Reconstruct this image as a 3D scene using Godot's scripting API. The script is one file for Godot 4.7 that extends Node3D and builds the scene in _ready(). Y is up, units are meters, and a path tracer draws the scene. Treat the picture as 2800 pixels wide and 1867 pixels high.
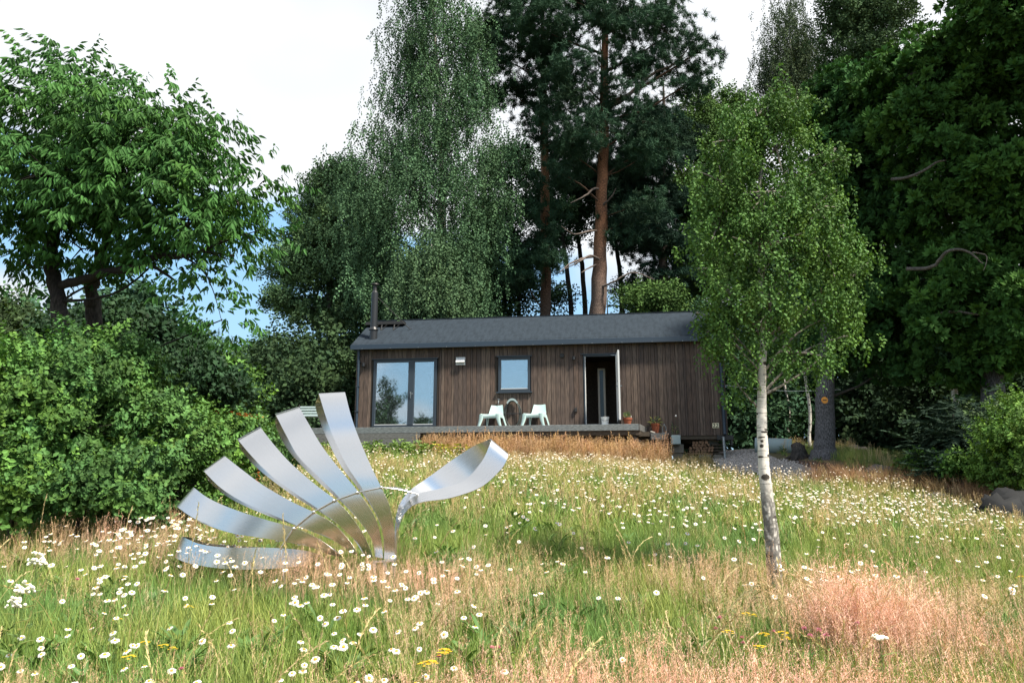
extends Node3D

const F := 2200.0                       # focal length in pixels of the 2800 px wide photograph
const PITCH := 12.0
const EYE := 1.6
var rng := RandomNumberGenerator.new()
var gap := FastNoiseLite.new()
var M := {}                             # materials
var S := {}                             # shared meshes
var used := {}
var house_tf := Transform3D()


func _ready() -> void:
	rng.seed = 20240711
	gap.seed = 5
	gap.noise_type = FastNoiseLite.TYPE_SIMPLEX
	gap.frequency = 1.0
	var cam := Camera3D.new()
	cam.name = "camera"
	cam.keep_aspect = Camera3D.KEEP_HEIGHT
	cam.fov = 45.99
	cam.near = 0.05
	cam.far = 900.0
	cam.position = Vector3(0, EYE, 0)
	cam.rotation_degrees = Vector3(PITCH, 0, 0)
	add_child(cam)
	var env := Environment.new()
	env.background_mode = Environment.BG_SKY
	env.tonemap_mode = Environment.TONE_MAPPER_LINEAR
	env.tonemap_exposure = 2.8
	env.sdfgi_enabled = true
	env.ssao_enabled = true
	env.ssil_enabled = true
	var sky := Sky.new()
	sky.sky_material = make_sky()
	env.sky = sky
	env.background_energy_multiplier = 1.0
	var we := WorldEnvironment.new()
	we.name = "world_environment"
	we.environment = env
	add_child(we)
	var sun := DirectionalLight3D.new()
	sun.name = "sun"
	sun.light_energy = 1.3
	sun.light_color = Color(1.0, 0.955, 0.88)
	sun.light_angular_distance = 7.0
	sun.shadow_enabled = true
	add_child(sun)
	sun.look_at_from_position(Vector3(0.45, 0.83, 0.33) * 10.0, Vector3.ZERO, Vector3.UP)

	house_tf = Transform3D(Basis(Vector3.UP, deg_to_rad(-7.0)), Vector3(-5.036, 4.23, -25.6))
	make_materials()
	make_leaf_meshes()
	build_ground()
	build_house()
	build_deck()
	build_deck_things()
	build_sculpture()
	build_trees()
	build_shrubs()
	build_right_bank()
	build_meadow()


# ---------------------------------------------------------------- sky
func make_sky() -> PanoramaSkyMaterial:
	var w := 1024
	var h := 512
	var img := Image.create(w, h, false, Image.FORMAT_RGBF)
	var n := FastNoiseLite.new()
	n.seed = 11
	n.noise_type = FastNoiseLite.TYPE_SIMPLEX_SMOOTH
	n.fractal_octaves = 5
	n.frequency = 0.55
	var n2 := FastNoiseLite.new()
	n2.seed = 3
	n2.noise_type = FastNoiseLite.TYPE_SIMPLEX_SMOOTH
	n2.fractal_octaves = 4
	n2.frequency = 1.3
	for j in h:
		var el := (0.5 - (j + 0.5) / h) * PI
		var y := sin(el)
		var ce := cos(el)
		for i in w:
			var az := ((i + 0.5) / w) * TAU
			var c := Color(0.30, 0.32, 0.30)
			if y > -0.02:
				var d := Vector3(-sin(az) * ce, maxf(y, 0.0), cos(az) * ce)
				var k := 1.0 / (d.y + 0.22)
				var q := Vector3(d.x * k, d.z * k, 0.0)
				var low := clampf(1.0 - (el - 0.31) / 0.11, 0.0, 1.0)      # broken cloud low down, a veil above
				var a := n.get_noise_3dv(q * Vector3(1, 1, 1)) + 0.02
				var cover := smoothstep(-0.16, 0.16, a + 0.36 * (1.0 - low) - 0.10 * low)
				cover = maxf(cover, 0.10)
				var body := n2.get_noise_3dv(q * 0.9 + Vector3(7, 2, 5))
				var blue := Color(0.07, 0.21, 0.40).lerp(Color(0.22, 0.345, 0.41), clampf(1.0 - y * 2.2, 0.0, 1.0))
				var bright := 0.385 + 0.13 * body
				var cl := Color(bright * 0.975, bright * 0.985, bright * 1.0)
				c = blue.lerp(cl, clampf(cover * (0.94 + 0.06 * body), 0.0, 1.0))
			img.set_pixel(i, j, c)
	var m := PanoramaSkyMaterial.new()
	m.panorama = ImageTexture.create_from_image(img)
	m.energy_multiplier = 1.0
	return m


# ---------------------------------------------------------------- places
func mpp(py: float, d: float) -> float:                 # metres per photo pixel at depth d
	var y := -(py - 933.5) / F
	var p := deg_to_rad(PITCH)
	return d / (cos(p) - y * sin(p)) / F

func at(px: float, py: float, d: float) -> Vector3:
	var p := deg_to_rad(PITCH)
	var x := (px - 1400.0) / F
	var y := -(py - 933.5) / F
	var t := d / (cos(p) - y * sin(p))
	return Vector3(x * t, EYE + (y * cos(p) + sin(p)) * t, -d)

const RISE := [[-200.0, -9.0], [-40.0, -3.6], [0.0, 0.02], [3.6, 0.57], [6.5, 0.93], [9.0, 1.31], [15.0, 2.08], [22.5, 2.98], [27.0, 3.35], [34.0, 3.7], [60.0, 4.6], [260.0, 8.0]]
const SPOTS := [
	[3.96, -22.0, 2.62, 1.8], [5.6, -21.5, 2.48, 1.4], [6.8, -19.0, 2.13, 1.8], [7.85, -16.0, 1.52, 2.0], [8.1, -13.0, 1.2, 2.2], [10.5, -13.0, 1.1, 2.5],
	[8.3, -22.3, 3.22, 1.2], [9.6, -22.0, 3.25, 1.6], [9.6, -18.0, 2.15, 1.5], [9.2, -15.2, 1.62, 1.3], [6.9, -24.6, 3.62, 1.3], [8.2, -25.5, 3.65, 1.6], [6.3, -23.0, 2.95, 0.9],
	[11.5, -18.0, 2.3, 2.0], [13.0, -23.0, 3.3, 2.5], [0.0, -22.5, 2.93, 2.2], [0.0, -25.5, 2.95, 2.2], [3.9, -25.2, 2.85, 2.0], [-4.07, -22.5, 3.05, 2.0], [11.0, -8.0, 0.6, 3.0], [6.0, -9.0, 0.95, 2.0]]

func rise(d: float) -> float:
	for i in RISE.size() - 1:
		if d <= RISE[i + 1][0]:
			var t: float = (d - RISE[i][0]) / (RISE[i + 1][0] - RISE[i][0])
			return lerpf(RISE[i][1], RISE[i + 1][1], t)
	return RISE[-1][1]

func base_h(x: float, z: float) -> float:
	var h := (rise(-z - 0.8) + rise(-z) + rise(-z + 0.8)) / 3.0
	return h - 0.05 * clampf(x - 2.0, 0.0, 8.0) * clampf((-z - 7.0) / 8.0, 0.0, 1.0) * clampf((30.0 + z) / 6.0, 0.0, 1.0)

func ground(x: float, z: float) -> float:
	var h := base_h(x, z)
	if x < -9.0 or x > 18.0 or z > -4.0 or z < -32.0:
		return h
	var sw := 0.25
	var sr := 0.0
	for s in SPOTS:
		var dx: float = x - s[0]
		var dz: float = z - s[1]
		var r: float = s[3]
		var q := (dx * dx + dz * dz) / (2.0 * r * r)
		if q < 7.0:
			var w := exp(-q)
			sw += w
			sr += w * (s[2] - base_h(s[0], s[1]))
	return h + sr / sw

func on_ground(x: float, z: float, up := 0.0) -> Vector3:
	return Vector3(x, ground(x, z) + up, z)

func house(x: float, y: float, z: float) -> Vector3:
	return house_tf * Vector3(x, y, z)


# ---------------------------------------------------------------- nodes
func numbered(called: String) -> String:
	var k: int = used.get(called, 0)
	used[called] = k + 1
	return called if k == 0 else "%s_%03d" % [called, k]

func thing(called: String, label: String, category: String, tf: Variant = Vector3.ZERO, group := "") -> Node3D:
	var o := Node3D.new()
	o.name = numbered(called)
	add_child(o, true)
	if tf is Transform3D:
		o.transform = tf
	else:
		o.position = tf
	tag(o, label, category, group)
	return o

func tag(o: Node, label: String, category: String, group := "") -> void:
	o.set_meta("label", label)
	o.set_meta("category", category)
	if group != "":
		o.set_meta("group", group)

func part(called: String, mesh: Mesh, mat: Material, parent: Node, tf := Transform3D()) -> MeshInstance3D:
	var o := MeshInstance3D.new()
	o.name = called
	o.mesh = mesh
	if mat:
		o.material_override = mat
	o.transform = tf
	parent.add_child(o, true)
	return o

func single(called: String, mesh: Mesh, mat: Material, label: String, category: String, tf := Transform3D(), group := "") -> MeshInstance3D:
	var o := part(numbered(called), mesh, mat, self, tf)
	tag(o, label, category, group)
	return o

func struct(called: String, mesh: Mesh, mat: Material) -> MeshInstance3D:
	var o := part(numbered(called), mesh, mat, self)
	o.set_meta("kind", "structure")
	return o

func copy(src: Node3D, called: String, tf: Transform3D, label := "", group := "") -> Node3D:
	var o: Node3D = src.duplicate()
	o.name = numbered(called)
	add_child(o, true)
	o.transform = tf
	if label != "":
		o.set_meta("label", label)
	if group != "":
		o.set_meta("group", group)
	return o

func swarm(called: String, mesh: Mesh, mat: Material, tfs: Array, cols: Array, parent: Node) -> MultiMeshInstance3D:
	var mm := MultiMesh.new()
	mm.transform_format = MultiMesh.TRANSFORM_3D
	mm.use_colors = true
	mm.mesh = mesh
	mm.instance_count = tfs.size()
	for i in tfs.size():
		mm.set_instance_transform(i, tfs[i])
		mm.set_instance_color(i, cols[i])
	var o := MultiMeshInstance3D.new()
	o.name = called if parent != self else numbered(called)
	o.multimesh = mm
	if mat:
		o.material_override = mat
	o.set_meta("kind", "stuff")
	parent.add_child(o, true)
	return o


# ---------------------------------------------------------------- mesh builder
class MB:
	var v := PackedVector3Array()
	var n := PackedVector3Array()
	var u := PackedVector2Array()
	var c := PackedColorArray()
	var smooth := false
	var colored := false
	var col := Color.WHITE
	var rough := 0.0

	func tri(a: Vector3, b: Vector3, d: Vector3) -> void:
		v.append(a); v.append(b); v.append(d)
		for i in 3:
			c.append(col)
			u.append(Vector2.ZERO)
			if smooth:
				n.append((d - a).cross(b - a).normalized())

	func quad(a: Vector3, b: Vector3, d: Vector3, e: Vector3) -> void:
		tri(a, b, d)
		tri(a, d, e)

	func stri(p: Array, nn: Array, uu: Array, cc: Array) -> void:   # smooth triangle; turned so that its front agrees with its normals
		var flip: bool = (p[1] - p[0]).cross(p[2] - p[0]).dot(nn[0] + nn[1] + nn[2]) > 0.0
		for k in ([0, 2, 1] if flip else [0, 1, 2]):
			v.append(p[k]); n.append(nn[k]); u.append(uu[k]); c.append(cc[k])

	func box(at: Vector3, size: Vector3, basis := Basis()) -> void:
		var h := size / 2.0
		var q := []
		for i in 8:
			q.append(at + basis * Vector3(h.x if i & 1 else -h.x, h.y if i & 2 else -h.y, h.z if i & 4 else -h.z))
		quad(q[0], q[1], q[3], q[2]); quad(q[5], q[4], q[6], q[7])
		quad(q[4], q[0], q[2], q[6]); quad(q[1], q[5], q[7], q[3])
		quad(q[2], q[3], q[7], q[6]); quad(q[4], q[5], q[1], q[0])

	func bar(a: Vector3, b: Vector3, w: float, t: float, up := Vector3.UP) -> void:
		var z := (b - a).normalized()
		if absf(z.dot(up)) > 0.98:
			up = Vector3.RIGHT
		var x := up.cross(z).normalized()
		box((a + b) / 2.0, Vector3(w, t, a.distance_to(b)), Basis(x, z.cross(x), z))

	func tube(pts: Array, radii: Array, sides := 6, cols: Array = [], caps := true) -> void:   # smooth
		smooth = true
		var rings := []
		var nrm := []
		var side := Vector3.RIGHT
		var run := 0.0
		var vs := []
		for i in pts.size():
			var dir: Vector3 = (pts[mini(i + 1, pts.size() - 1)] - pts[maxi(i - 1, 0)]).normalized()
			if i == 0:
				side = dir.cross(Vector3(0.31, 0.13, 0.94)).normalized()
			side = (side - dir * side.dot(dir)).normalized()
			var other := dir.cross(side)
			if i:
				run += pts[i].distance_to(pts[i - 1])
			vs.append(run)
			var ring := []
			var rn := []
			for k in sides + 1:
				var a := TAU * k / sides
				var d := side * cos(a) + other * sin(a)
				var rr: float = radii[i]
				if rough > 0.0:
					rr *= 1.0 + rough * sin(k % sides * 2.7 + i * 1.3) * 0.6 + rough * sin(k % sides * 5.1 + i * 0.37) * 0.4
				ring.append(pts[i] + d * rr)
				rn.append(d)
			rings.append(ring)
			nrm.append(rn)
		for i in pts.size() - 1:
			var c0: Color = cols[i] if cols.size() else col
			var c1: Color = cols[i + 1] if cols.size() else col
			for k in sides:
				var ua := float(k) / sides
				var ub := float(k + 1) / sides
				stri([rings[i][k], rings[i][k + 1], rings[i + 1][k + 1]], [nrm[i][k], nrm[i][k + 1], nrm[i + 1][k + 1]], [Vector2(ua, vs[i]), Vector2(ub, vs[i]), Vector2(ub, vs[i + 1])], [c0, c0, c1])
				stri([rings[i][k], rings[i + 1][k + 1], rings[i + 1][k]], [nrm[i][k], nrm[i + 1][k + 1], nrm[i + 1][k]], [Vector2(ua, vs[i]), Vector2(ub, vs[i + 1]), Vector2(ua, vs[i + 1])], [c0, c1, c1])
		if caps:
			for e in [0, pts.size() - 1]:
				if radii[e] > 0.004:
					var dir: Vector3 = (pts[0] - pts[1]).normalized() if e == 0 else (pts[e] - pts[e - 1]).normalized()
					for k in sides:
						stri([pts[e], rings[e][k], rings[e][k + 1]], [dir, dir, dir], [Vector2.ZERO, Vector2.ZERO, Vector2.ZERO], [col, col, col])

	func lathe(profile: Array, segs := 20, o := Vector3.ZERO) -> void:        # [radius, height], smooth
		smooth = true
		for i in profile.size() - 1:
			var a: Vector2 = profile[i]
			var b: Vector2 = profile[i + 1]
			var d := (b - a).normalized()
			var nr := Vector2(d.y, -d.x)
			for k in segs:
				var t0 := TAU * k / segs
				var t1 := TAU * (k + 1) / segs
				var e0 := Vector3(cos(t0), 0, sin(t0))
				var e1 := Vector3(cos(t1), 0, sin(t1))
				var q := [o + e0 * a.x + Vector3.UP * a.y, o + e1 * a.x + Vector3.UP * a.y, o + e1 * b.x + Vector3.UP * b.y, o + e0 * b.x + Vector3.UP * b.y]
				var nn := [e0 * nr.x + Vector3.UP * nr.y, e1 * nr.x + Vector3.UP * nr.y, e1 * nr.x + Vector3.UP * nr.y, e0 * nr.x + Vector3.UP * nr.y]
				var z := [Vector2.ZERO, Vector2.ZERO, Vector2.ZERO]
				stri([q[0], q[1], q[2]], [nn[0], nn[1], nn[2]], z, [col, col, col])
				stri([q[0], q[2], q[3]], [nn[0], nn[2], nn[3]], z, [col, col, col])

	func blob(o: Vector3, r: Vector3, rough_by := 0.0, seed_ := 0, rings := 7, segs := 10) -> void:   # smooth lump
		smooth = true
		var noise := FastNoiseLite.new()
		noise.seed = seed_
		noise.frequency = 0.9
		var g := []
		for j in rings + 1:
			var row := []
			for k in segs:
				var a := PI * j / rings
				var b := TAU * k / segs
				var d := Vector3(sin(a) * cos(b), cos(a), sin(a) * sin(b))
				row.append(o + d * r * (1.0 + rough_by * noise.get_noise_3dv(d * 1.4)))
			g.append(row)
		for j in rings:
			for k in segs:
				var k2 := (k + 1) % segs
				var q := [g[j][k], g[j][k2], g[j + 1][k2], g[j + 1][k]]
				var nn := []
				for p in q:
					nn.append(((p - o) / (r * r)).normalized())
				var z := [Vector2.ZERO, Vector2.ZERO, Vector2.ZERO]
				if j > 0:
					stri([q[0], q[1], q[2]], [nn[0], nn[1], nn[2]], z, [col, col, col])
				if j < rings - 1:
					stri([q[0], q[2], q[3]], [nn[0], nn[2], nn[3]], z, [col, col, col])

	func leaf(p: Vector3, dir: Vector3, side: Vector3, l: float, w: float, fold := 0.18, droop := 0.12) -> void:
		var up := side.cross(dir).normalized()
		var s := side * w * 0.5
		var m1 := p + dir * l * 0.30 - up * l * droop * 0.2
		var m2 := p + dir * l * 0.68 - up * l * droop * 0.5
		var tip := p + dir * l - up * l * droop
		var f := up * w * fold
		tri(p, m1 + s + f, m1)
		tri(p, m1, m1 - s + f)
		quad(m1, m1 + s + f, m2 + s * 0.8 + f, m2)
		quad(m1, m2, m2 - s * 0.8 + f, m1 - s + f)
		tri(m2, m2 + s * 0.8 + f, tip)
		tri(m2, tip, m2 - s * 0.8 + f)

	func leaf4(p: Vector3, dir: Vector3, side: Vector3, l: float, w: float) -> void:    # a smaller, simpler leaf
		var s := side * w * 0.5
		var m := p + dir * l * 0.45
		tri(p, m + s, p + dir * l)
		tri(p, p + dir * l, m - s)

	func mesh(into: ArrayMesh = null, mat: Material = null) -> ArrayMesh:
		var a := []
		a.resize(Mesh.ARRAY_MAX)
		a[Mesh.ARRAY_VERTEX] = v
		if smooth and n.size() == v.size():
			a[Mesh.ARRAY_NORMAL] = n
			a[Mesh.ARRAY_TEX_UV] = u
		if colored:
			a[Mesh.ARRAY_COLOR] = c
		var m := into if into else ArrayMesh.new()
		m.add_surface_from_arrays(Mesh.PRIMITIVE_TRIANGLES, a)
		if mat:
			m.surface_set_material(m.get_surface_count() - 1, mat)
		return m

func box_mesh(size: Vector3, at_ := Vector3.ZERO) -> ArrayMesh:
	var b := MB.new()
	b.box(at_, size)
	return b.mesh()

func bevel_box(size: Vector3, r: float) -> ArrayMesh:             # a box with chamfered edges, flat faces
	var b := MB.new()
	var h := size / 2.0
	var k := h - Vector3(r, r, r)
	for ax in 3:
		for s: float in [-1.0, 1.0]:
			var e := Vector3.ZERO
			e[ax] = s
			var f := Vector3.ZERO
			f[(ax + 1) % 3] = 1.0
			var g := Vector3.ZERO
			g[(ax + 2) % 3] = 1.0
			b.quad(e * h + f * k + g * k, e * h - f * k + g * k, e * h - f * k - g * k, e * h + f * k - g * k)
			for t: float in [-1.0, 1.0]:                          # edges shared with the next axis
				b.quad(e * h + f * t * k + g * k, e * h + f * t * k - g * k, e * k + f * t * h - g * k, e * k + f * t * h + g * k)
				for w: float in [-1.0, 1.0]:
					if ax == 0:
						b.tri(e * h + f * t * k + g * w * k, e * k + f * t * h + g * w * k, e * k + f * t * k + g * w * h)
	return b.mesh()


# ---------------------------------------------------------------- materials (colours given as linear, real-world values)
func lin(r: float, g: float, b: float, a := 1.0) -> Color:
	var c := Color(r, g, b).linear_to_srgb()
	c.a = a
	return c

func mat(c: Color, rough := 0.8, metal := 0.0) -> StandardMaterial3D:
	var m := StandardMaterial3D.new()
	m.albedo_color = c
	m.roughness = rough
	m.metallic = metal
	return m

func noise_tex(freq: float, lo: float, hi: float, oct := 4, seed_ := 1, size := 512) -> NoiseTexture2D:
	var n := FastNoiseLite.new()
	n.seed = seed_
	n.frequency = freq
	n.noise_type = FastNoiseLite.TYPE_SIMPLEX_SMOOTH
	n.fractal_octaves = oct
	var t := NoiseTexture2D.new()
	t.width = size
	t.height = size
	t.seamless = true
	t.noise = n
	var g := Gradient.new()
	g.set_color(0, Color(lo, lo, lo))
	g.set_color(1, Color(hi, hi, hi))
	t.color_ramp = g
	return t

func grained(m: StandardMaterial3D, tex: Texture2D, scale: Vector3, world := false) -> StandardMaterial3D:
	m.albedo_texture = tex
	m.uv1_triplanar = true
	m.uv1_world_triplanar = world
	m.uv1_scale = scale
	return m

func leafy(rough := 0.55, back := 0.55, spec := 0.4) -> StandardMaterial3D:
	var m := mat(Color.WHITE, rough)
	m.vertex_color_use_as_albedo = true
	m.metallic_specular = spec
	m.cull_mode = BaseMaterial3D.CULL_DISABLED
	m.backlight_enabled = true
	m.backlight = Color(back, back, back * 0.6)
	return m

func make_materials() -> void:
	var fine := noise_tex(0.02, 0.55, 1.0, 5, 1)
	var grain := noise_tex(0.03, 0.5, 1.0, 5, 2)
	var speck := noise_tex(0.18, 0.45, 1.0, 3, 3)
	M.leaf = leafy(0.65, 0.6, 0.26)
	M.needle = leafy(0.8, 0.2, 0.25)
	M.far_leaf = leafy(0.85, 0.4, 0.2)
	M.grass = leafy(0.6, 0.6)
	M.petal = leafy(0.7, 0.5)
	# stained cladding, four tones; the grain runs along the board
	M.plank = []
	for c in [[0.088, 0.062, 0.051], [0.104, 0.074, 0.060], [0.070, 0.049, 0.042], [0.132, 0.096, 0.077], [0.090, 0.059, 0.046]]:
		var p := mat(lin(c[0], c[1], c[2]), 0.75)
		grained(p, noise_tex(0.025, 0.6, 1.15, 5, 20 + M.plank.size(), 256), Vector3(4.0, 0.35, 4.0), true)
		M.plank.append(p)
	M.wall_dark = mat(lin(0.03, 0.024, 0.02), 0.9)
	M.felt = grained(mat(lin(0.036, 0.050, 0.068), 0.9), noise_tex(0.09, 0.55, 1.15, 5, 7), Vector3(0.7, 0.7, 0.7))
	M.felt.metallic_specular = 0.2
	M.felt.detail_enabled = true                                   # rain streaks and moss, broad and faint
	M.felt.detail_blend_mode = BaseMaterial3D.BLEND_MODE_MUL
	M.felt.detail_uv_layer = BaseMaterial3D.DETAIL_UV_2
	M.felt.detail_albedo = noise_tex(0.03, 0.82, 1.12, 5, 41, 256)
	M.felt.uv2_triplanar = true
	M.felt.uv2_scale = Vector3(0.8, 0.3, 0.3)
	M.steel_blue = mat(lin(0.017, 0.034, 0.058), 0.5, 0.1)
	M.frame = mat(lin(0.022, 0.034, 0.05), 0.45)
	M.black = mat(lin(0.012, 0.013, 0.015), 0.55)
	M.flue = mat(lin(0.022, 0.025, 0.03), 0.42, 0.3)
	M.zinc = grained(mat(lin(0.42, 0.47, 0.5), 0.45, 0.7), fine, Vector3(2, 2, 2))
	M.white = mat(lin(0.72, 0.74, 0.75), 0.5)
	M.vent = mat(lin(0.5, 0.53, 0.56), 0.5)
	M.grey_wood = grained(mat(lin(0.19, 0.2, 0.205), 0.85), grain, Vector3(0.6, 5.0, 5.0))
	M.grey_wood_blue = grained(mat(lin(0.22, 0.26, 0.285), 0.8), grain, Vector3(0.5, 4.0, 4.0))
	M.raw_wood = grained(mat(lin(0.12, 0.095, 0.07), 0.85), grain, Vector3(0.6, 5.0, 5.0))
	M.room = grained(mat(lin(0.22, 0.17, 0.14), 0.8), grain, Vector3(3, 0.5, 3))
	M.room_pale = mat(lin(0.55, 0.52, 0.47), 0.8)
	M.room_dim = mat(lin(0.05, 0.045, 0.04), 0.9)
	M.glass = StandardMaterial3D.new()
	M.glass.albedo_color = Color(0.9, 0.97, 1.0, 0.03)
	M.glass.transparency = BaseMaterial3D.TRANSPARENCY_ALPHA
	M.glass.roughness = 0.0
	M.glass.metallic_specular = 0.7
	M.coated = ORMMaterial3D.new()                                   # outer pane with a reflecting coat: part mirror, part clear
	M.coated.albedo_color = Color(0.95, 0.97, 0.98, 0.36)
	M.coated.transparency = BaseMaterial3D.TRANSPARENCY_ALPHA
	var orm := Image.create(4, 4, false, Image.FORMAT_RGB8)
	orm.fill(Color(1.0, 0.02, 1.0))
	M.coated.orm_texture = ImageTexture.create_from_image(orm)
	M.mirror = mat(lin(0.02, 0.02, 0.022), 0.15)
	M.chair = mat(lin(0.40, 0.555, 0.565), 0.45)
	M.hose = mat(lin(0.055, 0.07, 0.068), 0.5)
	M.terracotta = grained(mat(lin(0.46, 0.13, 0.06), 0.85), fine, Vector3(3, 3, 3))
	M.soil = mat(lin(0.03, 0.02, 0.014), 0.95)
	M.concrete = grained(mat(lin(0.3, 0.285, 0.25), 0.9), speck, Vector3(2, 2, 2))
	M.log_end = grained(mat(lin(0.3, 0.18, 0.11), 0.9), fine, Vector3(8, 8, 8))
	M.log_bark = grained(mat(lin(0.07, 0.05, 0.042), 0.95), speck, Vector3(4, 4, 4))
	M.plate = mat(lin(0.72, 0.68, 0.48), 0.5)
	M.canister = mat(lin(0.42, 0.52, 0.6), 0.5)
	M.orange = mat(lin(0.5, 0.15, 0.03), 0.6)
	M.sign_orange = mat(lin(0.72, 0.29, 0.035), 0.5)
	M.culvert = mat(lin(0.26, 0.34, 0.36), 0.55)
	M.rock = grained(mat(lin(0.03, 0.033, 0.038), 0.8), speck, Vector3(1.6, 1.6, 1.6))
	M.rock.metallic_specular = 0.3
	M.stone = grained(mat(lin(0.22, 0.205, 0.19), 0.9), speck, Vector3(3, 3, 3))
	# brushed steel
	M.metal = mat(lin(0.78, 0.78, 0.78), 0.30, 1.0)
	var brushed := noise_tex(0.05, 0.86, 1.0, 4, 9)
	M.metal.roughness_texture = noise_tex(0.06, 0.75, 1.0, 3, 10)
	M.metal.albedo_texture = brushed
	M.metal.uv1_scale = Vector3(0.8, 60.0, 1)
	# barks; vertex colours carry the tone along the trunk
	M.bark = grained(mat(Color.WHITE, 0.95), noise_tex(0.05, 0.25, 1.25, 5, 12), Vector3(1.3, 0.35, 1.3))
	M.bark.vertex_color_use_as_albedo = true
	M.bark.heightmap_enabled = false
	M.birch = birch_bark(31, 0.0)
	M.birch_young = birch_bark(32, 0.33)
	# ground
	M.ground = grained(mat(lin(0.17, 0.15, 0.065), 1.0), noise_tex(0.03, 0.4, 1.0, 6, 14), Vector3(0.35, 0.35, 0.35), true)
	M.gravel = grained(mat(lin(0.40, 0.365, 0.345), 1.0), noise_tex(0.25, 0.55, 1.0, 3, 15), Vector3(0.9, 0.9, 0.9), true)
	M.earth = grained(mat(lin(0.085, 0.05, 0.04), 1.0), noise_tex(0.06, 0.35, 1.0, 5, 16), Vector3(0.8, 0.8, 0.8), true)

func birch_bark(seed_: int, mottled: float) -> StandardMaterial3D:
	var w := 128
	var h := 1024
	var img := Image.create(w, h, false, Image.FORMAT_RGB8)
	var n := FastNoiseLite.new()
	n.seed = seed_
	n.frequency = 0.03
	n.fractal_octaves = 4
	var r := RandomNumberGenerator.new()
	r.seed = seed_
	for j in h:
		var v := float(j) / h
		var band := smoothstep(0.06, 0.12, v) * (1.0 - smoothstep(0.30, 0.40, v)) if mottled > 0.0 else 0.0
		for i in w:
			var a := TAU * i / w
			var q := Vector3(cos(a) * 26.0, j * 1.6, sin(a) * 26.0)
			var g := 0.80 + 0.10 * n.get_noise_3dv(q)
			var streak := n.get_noise_3d(q.x * 0.25, j * 5.0, q.z * 0.25)
			if streak > 0.33:
				g *= 0.72
			if band > 0.0:
				var k := n.get_noise_3d(q.x * 1.6 + 90.0, j * 1.1, q.z * 1.6)
				g = lerpf(g, 0.30 + 0.5 * k, band * clampf(0.75 + k * 1.8, 0.0, 1.0))
			img.set_pixel(i, j, Color(g, g * 0.985, g * 0.955))
	for k in 60:                                             # dark lens-shaped scars
		var ci := r.randi_range(0, w - 1)
		var cj := r.randi_range(0, h - 1)
		var rw := r.randf_range(6, 20)
		var rh := r.randf_range(2, 7) * (1.9 if k % 5 == 0 else 1.0)
		for dj in range(-int(rh), int(rh) + 1):
			for di in range(-int(rw), int(rw) + 1):
				var e := pow(di / rw, 2) + pow(dj / rh, 2) + 0.5 * n.get_noise_2d((ci + di) * 6.0, (cj + dj) * 6.0)
				if e < 0.9 and cj + dj >= 0 and cj + dj < h:
					img.set_pixel((ci + di + w) % w, cj + dj, Color(0.16, 0.145, 0.13).lerp(Color(0.34, 0.32, 0.3), clampf(e, 0, 1)))
	var m := mat(Color.WHITE, 0.8)
	m.albedo_texture = ImageTexture.create_from_image(img)
	m.uv1_scale = Vector3(1, 1.0 / 3.0, 1)
	return m


# ---------------------------------------------------------------- leaves and blades, shared by all plants
func rand_dir() -> Vector3:
	var z := rng.randf_range(-1, 1)
	var a := rng.randf() * TAU
	var s := sqrt(1.0 - z * z)
	return Vector3(s * cos(a), z, s * sin(a))

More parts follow.
